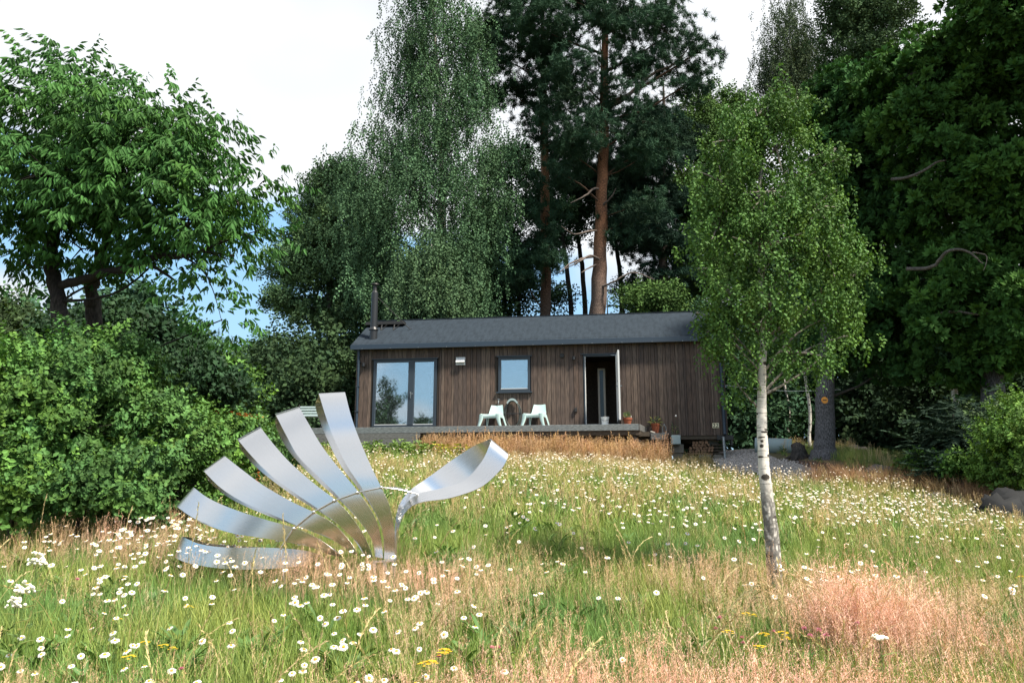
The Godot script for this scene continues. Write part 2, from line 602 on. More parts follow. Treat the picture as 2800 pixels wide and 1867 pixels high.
func make_leaf_meshes() -> void:
	# hanging cherry spray: long pointed leaves along a short twig
	var b := MB.new()
	for i in 10:
		var t := i / 10.0
		var a := i * 2.4 + rng.randf() * 0.8
		var p := Vector3(0, -0.02 - 0.02 * t, 0.02 + 0.26 * t)
		var out := Vector3(cos(a), -0.75 - rng.randf() * 0.9, 0.55 + sin(a) * 0.7).normalized()
		var side := out.cross(Vector3(sin(a) * 0.6, 0.9, cos(a))).normalized()
		b.leaf(p, out, side, rng.randf_range(0.085, 0.128), rng.randf_range(0.030, 0.042), 0.2, 0.25)
	S.cherry = b.mesh()
	# birch twig, hanging: small rhombic leaves
	b = MB.new()
	for i in 13:
		var t := i / 13.0
		var a := i * 2.4 + rng.randf()
		var p := Vector3(0.03 * sin(t * 5.0), -0.24 * t, 0.03 * t)
		var out := Vector3(cos(a), -0.9 - rng.randf(), sin(a)).normalized()
		var side := out.cross(rand_dir()).normalized()
		b.leaf(p + Vector3(cos(a), -0.2, sin(a)) * 0.018, out, side, rng.randf_range(0.038, 0.054), rng.randf_range(0.03, 0.04), 0.12, 0.1)
	S.birch_near = b.mesh()
	b = MB.new()
	for i in 26:
		var t := i / 26.0
		var a := i * 2.4 + rng.randf()
		var p := Vector3(0.06 * sin(t * 4.0), -0.75 * t, 0.06 * cos(t * 3.0))
		var out := Vector3(cos(a), -0.8 - rng.randf(), sin(a)).normalized()
		b.leaf4(p + Vector3(cos(a), 0, sin(a)) * rng.randf_range(0.0, 0.10), out, out.cross(rand_dir()).normalized(), rng.randf_range(0.07, 0.10), rng.randf_range(0.055, 0.075))
	S.birch_far = b.mesh()
	# general broadleaf spray, upward and outward
	b = MB.new()
	for i in 22:
		var t := i / 22.0
		var a := i * 2.4 + rng.randf()
		var p := Vector3(cos(a) * 0.06, 0.34 * t - 0.1, sin(a) * 0.06)
		var out := (Vector3(cos(a), rng.randf_range(-0.5, 0.9), sin(a))).normalized()
		b.leaf4(p, out, out.cross(rand_dir()).normalized(), rng.randf_range(0.09, 0.14), rng.randf_range(0.06, 0.085))
	S.broad = b.mesh()
	# oak tuft: a tight rosette
	b = MB.new()
	for i in 20:
		var d := rand_dir()
		d.y = absf(d.y) * 0.8 + 0.05
		d = d.normalized()
		var side := d.cross(Vector3(0.2, 1, 0.1) + rand_dir() * 0.5).normalized()
		b.leaf4(d * 0.05, d, side, rng.randf_range(0.11, 0.17), rng.randf_range(0.06, 0.085))
	S.oak = b.mesh()
	# shrub spray: small rounded leaves up a stem
	b = MB.new()
	for i in 14:
		var t := i / 14.0
		var a := i * 2.4 + rng.randf()
		var p := Vector3(0.03 * sin(t * 4), 0.24 * t, 0.03 * cos(t * 3))
		var out := Vector3(cos(a), rng.randf_range(0.1, 0.9), sin(a)).normalized()
		b.leaf(p, out, out.cross(Vector3(0, 1, 0) + rand_dir() * 0.7).normalized(), rng.randf_range(0.035, 0.052), rng.randf_range(0.026, 0.036), 0.1, 0.05)
	S.shrub = b.mesh()
	# pine tuft: needles round a shoot
	b = MB.new()
	for i in 54:
		var d := rand_dir()
		d = (d + Vector3(0, 0.25, 0)).normalized()
		var p := Vector3(rng.randf_range(-0.08, 0.08), rng.randf_range(-0.03, 0.05), rng.randf_range(-0.08, 0.08))
		var side := d.cross(rand_dir()).normalized() * 0.009
		b.tri(p + side, p - side, p + d * rng.randf_range(0.12, 0.2))
	S.pine = b.mesh()
	# spruce branchlet: drooping flat fan
	b = MB.new()
	for i in 40:
		var t := i / 40.0
		var s := -1.0 if i % 2 else 1.0
		var p := Vector3(0, -0.12 * t * t, 0.55 * t)
		var d := Vector3(s, rng.randf_range(-0.5, 0.15), 0.7).normalized()
		var side := d.cross(rand_dir()).normalized() * 0.012
		b.tri(p + side, p - side, p + d * (0.22 * (1.05 - t)))
	S.spruce = b.mesh()
	# grasses
	S.green = []
	for k in 3:
		S.green.append(blades(34, 0.16, 0.40, 0.0042, 0.10, 0.10))
	S.green_wide = blades(30, 0.16, 0.40, 0.010, 0.20, 0.14)
	S.tall = blades(26, 0.45, 0.85, 0.008, 0.12, 0.30)
	S.bent = [bent_grass(12, 0.36, 0.56, 0.0022), bent_grass(11, 0.30, 0.52, 0.0022)]
	S.bent_wide = bent_grass(9, 0.32, 0.52, 0.006)
	S.stalk = [stalk(0.75, 0.34), stalk(0.9, 0.12), stalk(0.7, 0.6)]
	b = MB.new()                                                  # low herb with broad leaves
	for i in 16:
		var a := i * 2.4
		var d := Vector3(cos(a), rng.randf_range(0.25, 1.2), sin(a)).normalized()
		b.leaf(Vector3(cos(a) * 0.02, rng.randf_range(0.02, 0.12), sin(a) * 0.02), d, d.cross(Vector3.UP).normalized(), rng.randf_range(0.06, 0.12), rng.randf_range(0.018, 0.034))
	S.herb = b.mesh()
	b = MB.new()                                                  # fern
	for k in 7:
		var a := TAU * k / 7.0 + rng.randf()
		for i in 12:
			var t := i / 12.0
			var o := Vector3(cos(a), 0, sin(a))
			var p := o * 0.45 * t + Vector3.UP * (0.42 * t - 0.38 * t * t)
			for s: float in [-1.0, 1.0]:
				b.leaf4(p, (o.cross(Vector3.UP) * s + o * 0.4).normalized(), o, 0.14 * (1.0 - t), 0.03)
	S.fern = b.mesh()

func blades(n: int, lo: float, hi: float, w: float, spread: float, lean: float) -> ArrayMesh:
	var b := MB.new()
	for i in n:
		var a := rng.randf() * TAU
		var r := spread * sqrt(rng.randf())
		var p := Vector3(cos(a) * r, -0.03, sin(a) * r)
		var h := rng.randf_range(lo, hi)
		var d := Vector3(rng.randf_range(-1, 1), 0, rng.randf_range(-1, 1)) * lean
		var f := rng.randf() * TAU
		var s := Vector3(cos(f), 0, sin(f)) * w * 0.5
		var m := p + Vector3.UP * h * 0.55 + d * 0.35 * h / hi
		var t := p + Vector3.UP * h * rng.randf_range(0.85, 1.0) + d * 1.3 * h / hi
		b.quad(p - s, p + s, m + s * 0.9, m - s * 0.9)
		b.tri(m - s * 0.9, m + s * 0.9, t)
	return b.mesh()

func bent_grass(n: int, lo: float, hi: float, w: float) -> ArrayMesh:
	var b := MB.new()
	for i in n:
		var a := rng.randf() * TAU
		var r := 0.12 * sqrt(rng.randf())
		var p := Vector3(cos(a) * r, -0.03, sin(a) * r)
		var h := rng.randf_range(lo, hi)
		var d := Vector3(rng.randf_range(-1, 1), 0, rng.randf_range(-1, 1)) * 0.12
		var top := p + Vector3.UP * h + d
		var f := rng.randf() * TAU
		var s := Vector3(cos(f), 0, sin(f)) * w * 0.5
		b.quad(p - s, p + s, top + s * 0.5, top - s * 0.5)
		for k in 24:
			var t := rng.randf_range(0.58, 1.0)
			var q := p.lerp(top, t)
			var o := rand_dir()
			o.y = absf(o.y) * 0.8 + 0.2
			var e := q + o.normalized() * rng.randf_range(0.015, 0.05) * (1.5 - t)
			var ww := Vector3(o.z, 0.2, -o.x).normalized() * w * 0.45
			b.tri(q + ww, q - ww, e)
			b.tri(e + o * 0.010, e + ww * 1.6, e - ww * 1.6)
	return b.mesh()

func stalk(h: float, bend: float) -> ArrayMesh:                   # one tall stem with a seed head that arches over
	var b := MB.new()
	var prev := Vector3(0, -0.05, 0)
	var n := 9
	for i in n:
		var t := (i + 1.0) / n
		var q := Vector3(bend * t * t * t * h, h * t * (1.0 - 0.25 * bend * t * t), 0.02 * sin(t * 4.0))
		var s := Vector3(0.0, 0, 0.0019) * (1.2 - 0.5 * t)
		var s2 := Vector3(0.0019, 0, 0.0) * (1.2 - 0.5 * t)
		b.quad(prev - s, prev + s, q + s, q - s)
		b.quad(prev - s2, prev + s2, q + s2, q - s2)
		if t > 0.72:
			for k in 12:
				var p := prev.lerp(q, k / 12.0)
				var d := (rand_dir() * 0.55 + (q - prev).normalized()).normalized()
				var w := d.cross(rand_dir()).normalized() * 0.0036
				b.tri(p + w, p - w, p + d * 0.026)
		prev = q
	return b.mesh()


# ---------------------------------------------------------------- ground
func build_ground() -> void:
	struct("ground", sheet(170, func(u: float) -> float: return 9.0 * u + 320.0 * pow(u, 5.0), func(u: float) -> float: return -15.0 + 14.0 * u + 420.0 * pow(u, 5.0), 0.0), M.ground)
	# gravel drive that comes round the right end of the house and runs down into the meadow
	var b := MB.new()
	b.smooth = true
	var mid := [Vector2(8.2, -33.0), Vector2(7.4, -28.0), Vector2(6.95, -25.5), Vector2(6.75, -24.0), Vector2(6.6, -22.6), Vector2(6.9, -20.9), Vector2(7.5, -19.6)]
	var half := [1.3, 1.2, 0.8, 0.85, 1.0, 0.95, 0.35]
	var rows := []
	for i in mid.size() * 6 - 5:
		var k := i / 6
		var t := (i % 6) / 6.0
		var k1 := mini(k + 1, mid.size() - 1)
		var c: Vector2 = mid[k].lerp(mid[k1], t)
		var w: float = lerpf(half[k], half[k1], t) * (1.0 + 0.12 * gap.get_noise_2d(i * 0.7, 3.0))
		var row := []
		for j in 13:
			var x := c.x + w * (j / 6.0 - 1.0)
			row.append(on_ground(x, c.y, 0.012 if j > 0 and j < 12 else -0.02))
		rows.append(row)
	for i in rows.size() - 1:
		for j in 12:
			grid_quad(b, rows[i][j], rows[i][j + 1], rows[i + 1][j + 1], rows[i + 1][j])
	struct("gravel_path", b.mesh(), M.gravel)
	var st := MB.new()
	st.blob(Vector3.ZERO, Vector3(1, 0.7, 0.8), 0.5, 3, 4, 6)
	var tfs := []
	var cols := []
	for i in 5000:
		var k := rng.randi_range(1, mid.size() - 2)
		var c: Vector2 = mid[k].lerp(mid[k + 1], rng.randf())
		var w: float = half[k] * 0.95
		var x := c.x + rng.randf_range(-w, w)
		var s := rng.randf_range(0.008, 0.024)
		tfs.append(Transform3D(Basis(rand_dir(), rng.randf() * 3.0).scaled(Vector3(s, s, s)), on_ground(x, c.y, 0.014)))
		var g := rng.randf_range(0.22, 0.52)
		cols.append(Color(g, g * 0.94, g * 0.9))
	var gm := mat(Color.WHITE, 0.95)
	gm.vertex_color_use_as_albedo = true
	var gv := swarm("gravel", st.mesh(), gm, tfs, cols, self)
	tag(gv, "grey gravel stones lying loose on the drive beside the house", "gravel")

func grid_quad(b: MB, p: Vector3, q: Vector3, r: Vector3, s: Vector3) -> void:
	var z := [Vector2.ZERO, Vector2.ZERO, Vector2.ZERO]
	var w := [Color.WHITE, Color.WHITE, Color.WHITE]
	b.stri([p, q, r], [slope(p), slope(q), slope(r)], z, w)
	b.stri([p, r, s], [slope(p), slope(r), slope(s)], z, w)

func slope(p: Vector3) -> Vector3:
	var e := 0.15
	return Vector3(ground(p.x - e, p.z) - ground(p.x + e, p.z), 2.0 * e, ground(p.x, p.z - e) - ground(p.x, p.z + e)).normalized()

func sheet(cells: int, fx: Callable, fz: Callable, up: float) -> ArrayMesh:
	var v := PackedVector3Array()
	var idx := PackedInt32Array()
	for j in cells + 1:
		var z: float = fz.call(2.0 * j / cells - 1.0)
		for i in cells + 1:
			var x: float = fx.call(2.0 * i / cells - 1.0)
			v.append(Vector3(x, ground(x, z) + up, z))
	var nn := PackedVector3Array()
	nn.resize(v.size())
	var w := cells + 1
	for j in cells + 1:
		for i in cells + 1:
			var a := v[j * w + maxi(i - 1, 0)]
			var b := v[j * w + mini(i + 1, cells)]
			var c := v[maxi(j - 1, 0) * w + i]
			var d := v[mini(j + 1, cells) * w + i]
			var n := (d - c).cross(b - a).normalized()
			nn[j * w + i] = n if n.y > 0.0 else -n
	for j in cells:
		for i in cells:
			var a := j * w + i
			idx.append_array(PackedInt32Array([a, a + 1, a + w + 1, a, a + w + 1, a + w]))
	var arr := []
	arr.resize(Mesh.ARRAY_MAX)
	arr[Mesh.ARRAY_VERTEX] = v
	arr[Mesh.ARRAY_NORMAL] = nn
	arr[Mesh.ARRAY_INDEX] = idx
	var m := ArrayMesh.new()
	m.add_surface_from_arrays(Mesh.PRIMITIVE_TRIANGLES, arr)
	return m


# ---------------------------------------------------------------- house
func span(b: MB, x0: float, x1: float, y0: float, y1: float, z0: float, z1: float) -> void:
	b.box(Vector3(x0 + x1, y0 + y1, z0 + z1) / 2.0, Vector3(absf(x1 - x0), absf(y1 - y0), absf(z1 - z0)))

func slab(called: String, x0: float, x1: float, y0: float, y1: float, z0: float, z1: float, m: Material, parent: Node) -> MeshInstance3D:
	var b := MB.new()
	span(b, x0, x1, y0, y1, z0, z1)
	return part(called, b.mesh(), m, parent)

func extrude_x(profile: Array, x0: float, x1: float) -> ArrayMesh:           # closed profile of (z, y)
	var b := MB.new()
	var n := profile.size()
	for i in n:
		var p: Vector2 = profile[i]
		var q: Vector2 = profile[(i + 1) % n]
		b.quad(Vector3(x0, p.y, p.x), Vector3(x1, p.y, p.x), Vector3(x1, q.y, q.x), Vector3(x0, q.y, q.x))
	for x: float in [x0, x1]:
		for i in range(1, n - 1):
			b.tri(Vector3(x, profile[0].y, profile[0].x), Vector3(x, profile[i].y, profile[i].x), Vector3(x, profile[i + 1].y, profile[i + 1].x))
	return b.mesh()

const LENGTH := 11.62
const OPEN := [[0.56, 2.68, 0.0, 2.20], [4.62, 5.67, 1.05, 2.20], [7.30, 8.38, 0.0, 2.21]]     # terrace door, window, entrance

func build_house() -> void:
	var h := thing("house", "long low cabin clad in dark brown upright boards with a blue grey felt roof", "house", house_tf)
	# front wall: a backing round the openings, then every board on it
	var b := MB.new()
	var xs := [0.0, 0.56, 2.68, 4.62, 5.67, 7.30, 8.38, LENGTH]
	for i in xs.size() - 1:
		if i % 2 == 0:
			span(b, xs[i], xs[i + 1], -0.34, 2.55, -0.17, -0.026)
		else:
			var o: Array = OPEN[i / 2]
			span(b, xs[i], xs[i + 1], o[3], 2.55, -0.17, -0.026)
			span(b, xs[i], xs[i + 1], -0.34, o[2], -0.17, -0.026)
	var wall := part("front_wall", b.mesh(), M.wall_dark, h)
	var x := 0.0
	while x < LENGTH - 0.03:
		var w := minf([0.145, 0.095, 0.12, 0.145, 0.07, 0.13][rng.randi() % 6], LENGTH - x)
		var runs := [[-0.36, 2.53]]
		for o in OPEN:
			if x + w > o[0] + 0.01 and x < o[1] - 0.01:
				runs = []
				if o[2] > 0.5:
					runs.append([-0.36, o[2] - 0.004])
				else:
					runs.append([-0.36, o[2] - 0.004])
				runs.append([o[3] + 0.004, 2.53])
		var proud := rng.randf_range(-0.008, 0.008)
		var m: Material = M.plank[rng.randi() % 5]
		for r in runs:
			var x1: float = x + w - 0.009
			var p := MB.new()
			var z := proud
			var c := 0.004                                  # eased edges
			var prof := [Vector2(x, -0.024), Vector2(x, z - c), Vector2(x + c, z), Vector2(x1 - c, z), Vector2(x1, z - c), Vector2(x1, -0.024)]
			for i in 5:
				p.quad(Vector3(prof[i].x, r[0], prof[i].y), Vector3(prof[i].x, r[1], prof[i].y), Vector3(prof[i + 1].x, r[1], prof[i + 1].y), Vector3(prof[i + 1].x, r[0], prof[i + 1].y))
			for y: float in [r[0], r[1]]:
				p.quad(Vector3(prof[0].x, y, prof[0].y), Vector3(prof[1].x, y, prof[1].y), Vector3(prof[4].x, y, prof[4].y), Vector3(prof[5].x, y, prof[5].y))
			part("plank", p.mesh(), m, wall)
		x += w
	# the other walls, floor, ceiling and partitions
	var gable := [Vector2(-4.0, -0.34), Vector2(0.0, -0.34), Vector2(0.0, 2.55), Vector2(-2.0, 3.74), Vector2(-4.0, 2.55)]
	gable[1].x = -0.172
	gable[2].x = -0.172
	part("gable_wall", extrude_x(gable, 0.0, 0.15), M.plank[1], h)
	part("gable_wall", extrude_x(gable, LENGTH - 0.15, LENGTH), M.plank[0], h)
	slab("back_wall", 0.152, LENGTH - 0.152, -0.34, 2.55, -4.0, -3.85, M.room_dim, h)
	slab("floor_slab", 0.152, LENGTH - 0.152, -0.30, 0.0, -3.848, -0.172, M.raw_wood, h)
	slab("ceiling_board", 0.152, LENGTH - 0.152, 2.42, 2.5, -3.848, -0.172, M.room_dim, h)
	slab("partition", 3.9, 4.0, 0.0, 2.42, -3.84, -0.175, M.room_dim, h)
	slab("partition", 6.9, 7.0, 0.0, 2.42, -3.84, -0.175, M.room, h)
	slab("partition", 9.0, 9.1, 0.0, 2.42, -3.84, -0.175, M.room, h)
	slab("partition", 7.0, 9.0, 0.0, 2.42, -2.6, -2.5, M.room, h)
	# roof
	var s := 0.5955
	var t := 0.11
	var top := Vector2(-2.0, 3.97)
	var roof := part("roof", extrude_x([Vector2(0.2, 2.66), top, Vector2(-4.2, 2.66), Vector2(-4.2, 2.66 - t), Vector2(-2.0, 3.97 - t), Vector2(0.2, 2.66 - t)], -0.14, LENGTH + 0.12), M.felt, h)
	slab("ridge_cap", -0.141, LENGTH + 0.121, 3.957, 3.979, -2.06, -1.94, M.felt, roof)
	for k in 7:                                                     # laps of the felt, each a hair above the sheet below
		var xx := 1.35 + k * 1.6
		var lap := MB.new()
		lap.quad(Vector3(xx, 2.664, 0.2), Vector3(xx + 0.09, 2.664, 0.2), Vector3(xx + 0.09, 3.974, -2.0), Vector3(xx, 3.974, -2.0))
		part("felt_lap", lap.mesh(), M.felt, roof)
	var hl := MB.new()
	hl.quad(Vector3(-0.13, 2.725, 0.10), Vector3(LENGTH + 0.11, 2.725, 0.10), Vector3(LENGTH + 0.11, 2.765, 0.032), Vector3(-0.13, 2.765, 0.032))
	part("felt_lap", hl.mesh(), M.felt, roof)
	slab("fascia", -0.15, LENGTH + 0.13, 2.525, 2.655, 0.202, 0.226, M.steel_blue, h)
	slab("drip_edge", -0.15, LENGTH + 0.13, 2.497, 2.523, 0.19, 0.240, M.frame, h)
	slab("soffit", 0.0, LENGTH, 2.532, 2.548, 0.012, 0.19, M.wall_dark, h)
	for k in 13:
		var hk := MB.new()
		hk.box(Vector3(0.25 + k * 0.92, 2.512, 0.246), Vector3(0.02, 0.02, 0.008))
		part("gutter_hook", hk.mesh(), M.zinc, h)
	for xe: float in [-0.146, LENGTH + 0.126]:
		part("barge_board", extrude_x([Vector2(0.19, 2.63), Vector2(-2.0, 3.935), Vector2(-4.2, 2.63), Vector2(-4.2, 2.5), Vector2(-2.0, 3.80), Vector2(0.19, 2.5)], xe - 0.02, xe + 0.004), M.steel_blue, h)
	# flue, collar and cowl
	var fl := MB.new()
	fl.lathe([Vector2(0.128, 2.80), Vector2(0.128, 3.24), Vector2(0.16, 3.25), Vector2(0.115, 3.34), Vector2(0.115, 3.36)], 20)
	var flue := part("flue_collar", fl.mesh(), M.flue, h, Transform3D(Basis(), Vector3(0.43, 0, -0.33)))
	fl = MB.new()
	fl.lathe([Vector2(0.113, 3.33), Vector2(0.113, 4.52), Vector2(0.06, 4.60), Vector2(0.055, 4.60)], 20)
	part("flue_pipe", fl.mesh(), M.flue, h, Transform3D(Basis(), Vector3(0.43, 0, -0.33)))
	fl = MB.new()
	fl.lathe([Vector2(0.06, 4.58), Vector2(0.06, 4.78), Vector2(0.13, 4.80), Vector2(0.12, 4.83), Vector2(0.0, 4.87)], 20)
	part("flue_cowl", fl.mesh(), M.black, h, Transform3D(Basis(), Vector3(0.43, 0, -0.33)))
	fl = MB.new()
	fl.tube([Vector3(0.53, 4.36, -0.33), Vector3(1.47, 3.42, -1.0), Vector3(1.55, 3.42, -1.0)], [0.012, 0.012, 0.012], 5)
	part("flue_stay", fl.mesh(), M.black, h)
	# sweep's step near the ridge
	var st := part("roof_step", box_mesh(Vector3(1.36, 0.10, 0.26), Vector3(0.52, 3.72, -1.42)), M.black, h)
	for xb: float in [0.12, 0.42, 0.86]:
		var br := MB.new()
		br.bar(Vector3(xb, 3.68, -1.33), Vector3(xb + 0.05, 3.40, -1.03), 0.035, 0.012)
		br.bar(Vector3(xb + 0.18, 3.68, -1.33), Vector3(xb + 0.07, 3.43, -1.08), 0.02, 0.012)
		part("bracket", br.mesh(), M.black, st)
	# terrace door
	var d := MB.new()
	span(d, 0.58, 0.66, 0.03, 2.18, -0.10, 0.004)
	span(d, 2.56, 2.66, 0.03, 2.18, -0.10, 0.004)
	span(d, 0.661, 2.559, 2.10, 2.18, -0.10, 0.004)
	span(d, 0.661, 2.559, 0.0, 0.075, -0.10, 0.004)
	span(d, 1.73, 1.92, 0.076, 2.099, -0.095, 0.012)
	var door := part("terrace_door", d.mesh(), M.frame, h)
	slab("door_hood", 0.53, 2.70, 2.182, 2.21, -0.02, 0.045, M.frame, door)
	slab("glazing_bead", 0.662, 1.729, 0.077, 0.098, -0.06, 0.0, M.vent, door)
	slab("glazing_bead", 1.921, 2.558, 0.077, 0.098, -0.06, 0.0, M.vent, door)
	panes(door, 0.662, 1.729, 0.10, 2.098)
	panes(door, 1.921, 2.558, 0.10, 2.098)
	var hd := MB.new()
	hd.box(Vector3(1.825, 1.02, 0.022), Vector3(0.03, 0.2, 0.018))
	hd.box(Vector3(1.825, 1.06, 0.045), Vector3(0.02, 0.02, 0.04))
	hd.box(Vector3(1.86, 1.06, 0.062), Vector3(0.10, 0.02, 0.015))
	part("handle", hd.mesh(), M.zinc, door)
	# square window
	var w2 := MB.new()
	span(w2, 4.64, 4.72, 1.07, 2.18, -0.10, 0.016)
	span(w2, 5.57, 5.65, 1.07, 2.18, -0.10, 0.016)
	span(w2, 4.721, 5.569, 2.10, 2.18, -0.10, 0.016)
	span(w2, 4.721, 5.569, 1.07, 1.155, -0.10, 0.016)
	var win := part("window", w2.mesh(), M.frame, h)
	slab("window_hood", 4.58, 5.71, 2.182, 2.215, -0.02, 0.06, M.frame, win)
	slab("sill", 4.58, 5.71, 1.025, 1.066, -0.02, 0.075, M.frame, win)
	slab("glazing_bead", 4.722, 5.568, 1.157, 1.178, -0.06, 0.004, M.vent, win)
	panes(win, 4.722, 5.568, 1.18, 2.098)
	# entrance: frame, inner mirror frame, the leaf standing open and edge-on
	var e := MB.new()
	span(e, 7.32, 7.36, 0.0, 2.19, -0.168, 0.006)
	span(e, 8.33, 8.37, 0.0, 2.19, -0.168, 0.006)
	span(e, 7.361, 8.329, 2.14, 2.19, -0.168, 0.006)
	span(e, 7.361, 8.329, 0.0, 0.03, -0.168, 0.01)
	var en := part("entrance_frame", e.mesh(), M.frame, h)
	slab("jamb_lining", 7.362, 7.385, 0.031, 2.138, -0.10, -0.02, M.white, en)
	slab("door_hood", 7.24, 8.42, 2.193, 2.22, -0.02, 0.05, M.frame, en)
	var leaf := part("entrance_door", bevel_box(Vector3(0.055, 2.10, 0.95), 0.004), M.steel_blue, h, Transform3D(Basis(Vector3.UP, deg_to_rad(3.0)), Vector3(8.375, 1.085, 0.50)))
	part("edge_strip", box_mesh(Vector3(0.05, 2.096, 0.006), Vector3(0, 0, 0.479)), M.vent, leaf)
	part("inner_face", box_mesh(Vector3(0.004, 2.04, 0.90), Vector3(-0.031, 0, 0)), M.white, leaf)
	var lv := MB.new()
	for sx: float in [-1.0, 1.0]:
		lv.box(Vector3(sx * 0.055, -0.03, 0.42), Vector3(0.05, 0.02, 0.02))
		lv.box(Vector3(sx * 0.08, -0.03, 0.37), Vector3(0.016, 0.02, 0.12))
	lv.box(Vector3(0, 0.12, 0.42), Vector3(0.085, 0.05, 0.04))
	part("handle", lv.mesh(), M.zinc, leaf)
	part("hinge_arm", box_mesh(Vector3(0.16, 0.02, 0.03), Vector3(-0.10, 1.06, -0.42)), M.zinc, leaf)
	var mf := MB.new()
	span(mf, 7.74, 7.80, 0.05, 1.96, -1.22, -1.18)
	span(mf, 7.92, 7.98, 0.05, 1.96, -1.22, -1.18)
	span(mf, 7.801, 7.919, 1.90, 1.96, -1.22, -1.18)
	var mir := part("mirror_frame", mf.mesh(), M.room_pale, h)
	slab("mirror_pane", 7.80, 7.92, 0.05, 1.90, -1.21, -1.20, M.mirror, mir)
	# fittings on the wall
	var vb := MB.new()
	span(vb, 3.28, 3.58, 1.95, 2.20, 0.008, 0.05)
	vb.quad(Vector3(3.29, 2.19, 0.05), Vector3(3.57, 2.19, 0.05), Vector3(3.57, 2.03, 0.14), Vector3(3.29, 2.03, 0.14))
	vb.tri(Vector3(3.29, 2.19, 0.05), Vector3(3.29, 2.03, 0.14), Vector3(3.29, 2.03, 0.05))
	vb.tri(Vector3(3.57, 2.19, 0.05), Vector3(3.57, 2.03, 0.14), Vector3(3.57, 2.03, 0.05))
	part("vent_hood", vb.mesh(), M.vent, h)
	var rv := MB.new()
	rv.lathe([Vector2(0.075, 0.0), Vector2(0.075, 0.03), Vector2(0.06, 0.045), Vector2(0.0, 0.045)], 18)
	part("round_vent", rv.mesh(), M.black, h, Transform3D(Basis(Vector3.RIGHT, PI / 2), Vector3(6.66, 2.18, 0.006)))
	for lx: Vector2 in [Vector2(0.26, 2.03), Vector2(7.03, 2.09)]:
		var lm := MB.new()
		lm.lathe([Vector2(0.05, -0.06), Vector2(0.05, 0.04), Vector2(0.03, 0.055), Vector2(0.0, 0.055)], 14)
		lm.box(Vector3(0, 0, -0.045), Vector3(0.04, 0.05, 0.05))
		part("wall_lamp", lm.mesh(), M.flue, h, Transform3D(Basis(), Vector3(lx.x, lx.y, 0.075)))
	part("socket_box", bevel_box(Vector3(0.085, 0.13, 0.06), 0.008), M.black, h, Transform3D(Basis(), Vector3(7.06, 0.46, 0.035)))
	var tp := MB.new()
	tp.tube([Vector3(4.66, 0.78, 0.0), Vector3(4.66, 0.78, 0.07), Vector3(4.66, 0.74, 0.10), Vector3(4.66, 0.68, 0.10)], [0.018, 0.018, 0.018, 0.016], 8)
	tp.box(Vector3(4.66, 0.83, 0.05), Vector3(0.07, 0.02, 0.02))
	tp.box(Vector3(4.66, 0.80, 0.05), Vector3(0.02, 0.05, 0.02))
	part("tap", tp.mesh(), M.zinc, h)
	# house number
	var np := part("number_plate", bevel_box(Vector3(0.19, 0.145, 0.012), 0.003), M.plate, h, Transform3D(Basis(), Vector3(11.26, -0.07, 0.014)))
	var tm := TextMesh.new()
	tm.text = "22"
	var sf := SystemFont.new()
	sf.font_names = PackedStringArray(["Droid Sans"])
	sf.font_weight = 700
	tm.font = sf
	tm.font_size = 36
	tm.pixel_size = 0.0043
	tm.depth = 0.004
	part("number", tm, M.black, np, Transform3D(Basis(), Vector3(0, 0, 0.008)))
	# rainwater pipes
	for px: float in [0.10, 11.50]:
		var pp := MB.new()
		if px < 1.0:
			pp.tube([Vector3(px, 2.5, 0.13), Vector3(px, 2.38, 0.10), Vector3(px, 0.3, 0.07), Vector3(px, -0.1, 0.07)], [0.04, 0.04, 0.04, 0.04], 10)
		else:
			pp.tube([Vector3(px, 2.5, 0.13), Vector3(px, 2.36, 0.11), Vector3(px, 0.1, 0.10), Vector3(px, -0.24, 0.10), Vector3(px, -0.36, 0.16)], [0.05, 0.05, 0.05, 0.05, 0.05], 10)
		var pipe := part("rain_pipe", pp.mesh(), M.steel_blue, h)
		for y: float in [0.5, 1.3, 2.1]:
			slab("pipe_clip", px - 0.055, px + 0.055, y, y + 0.03, 0.01, 0.125, M.frame, pipe)
	# sole beam, black steel end and piers
	slab("sole_beam", 0.02, LENGTH - 0.12, -0.47, -0.365, -0.15, -0.03, M.raw_wood, h)
	slab("steel_shoe", 11.28, 11.76, -0.50, -0.365, -0.25, 0.04, M.black, h)
	slab("steel_shoe_web", 11.68, 11.74, -0.66, -0.502, -0.22, 0.02, M.black, h)
	slab("sole_beam", 0.02, LENGTH - 0.12, -0.47, -0.345, -3.98, -3.85, M.raw_wood, h)
	for px: float in [0.5, 3.4, 6.2, 9.0, 11.2]:
		for pz: float in [-0.5, -3.6]:
			slab("pier", px - 0.15, px + 0.15, -1.9, -0.472, pz - 0.15, pz + 0.15, M.concrete, h)

func panes(parent: Node, x0: float, x1: float, y0: float, y1: float) -> void:       # triple glazing
	for k in 2:
		slab("pane", x0, x1, y0, y1, -0.052 - 0.018 * k, -0.048 - 0.018 * k, M.coated if k == 0 else M.glass, parent)


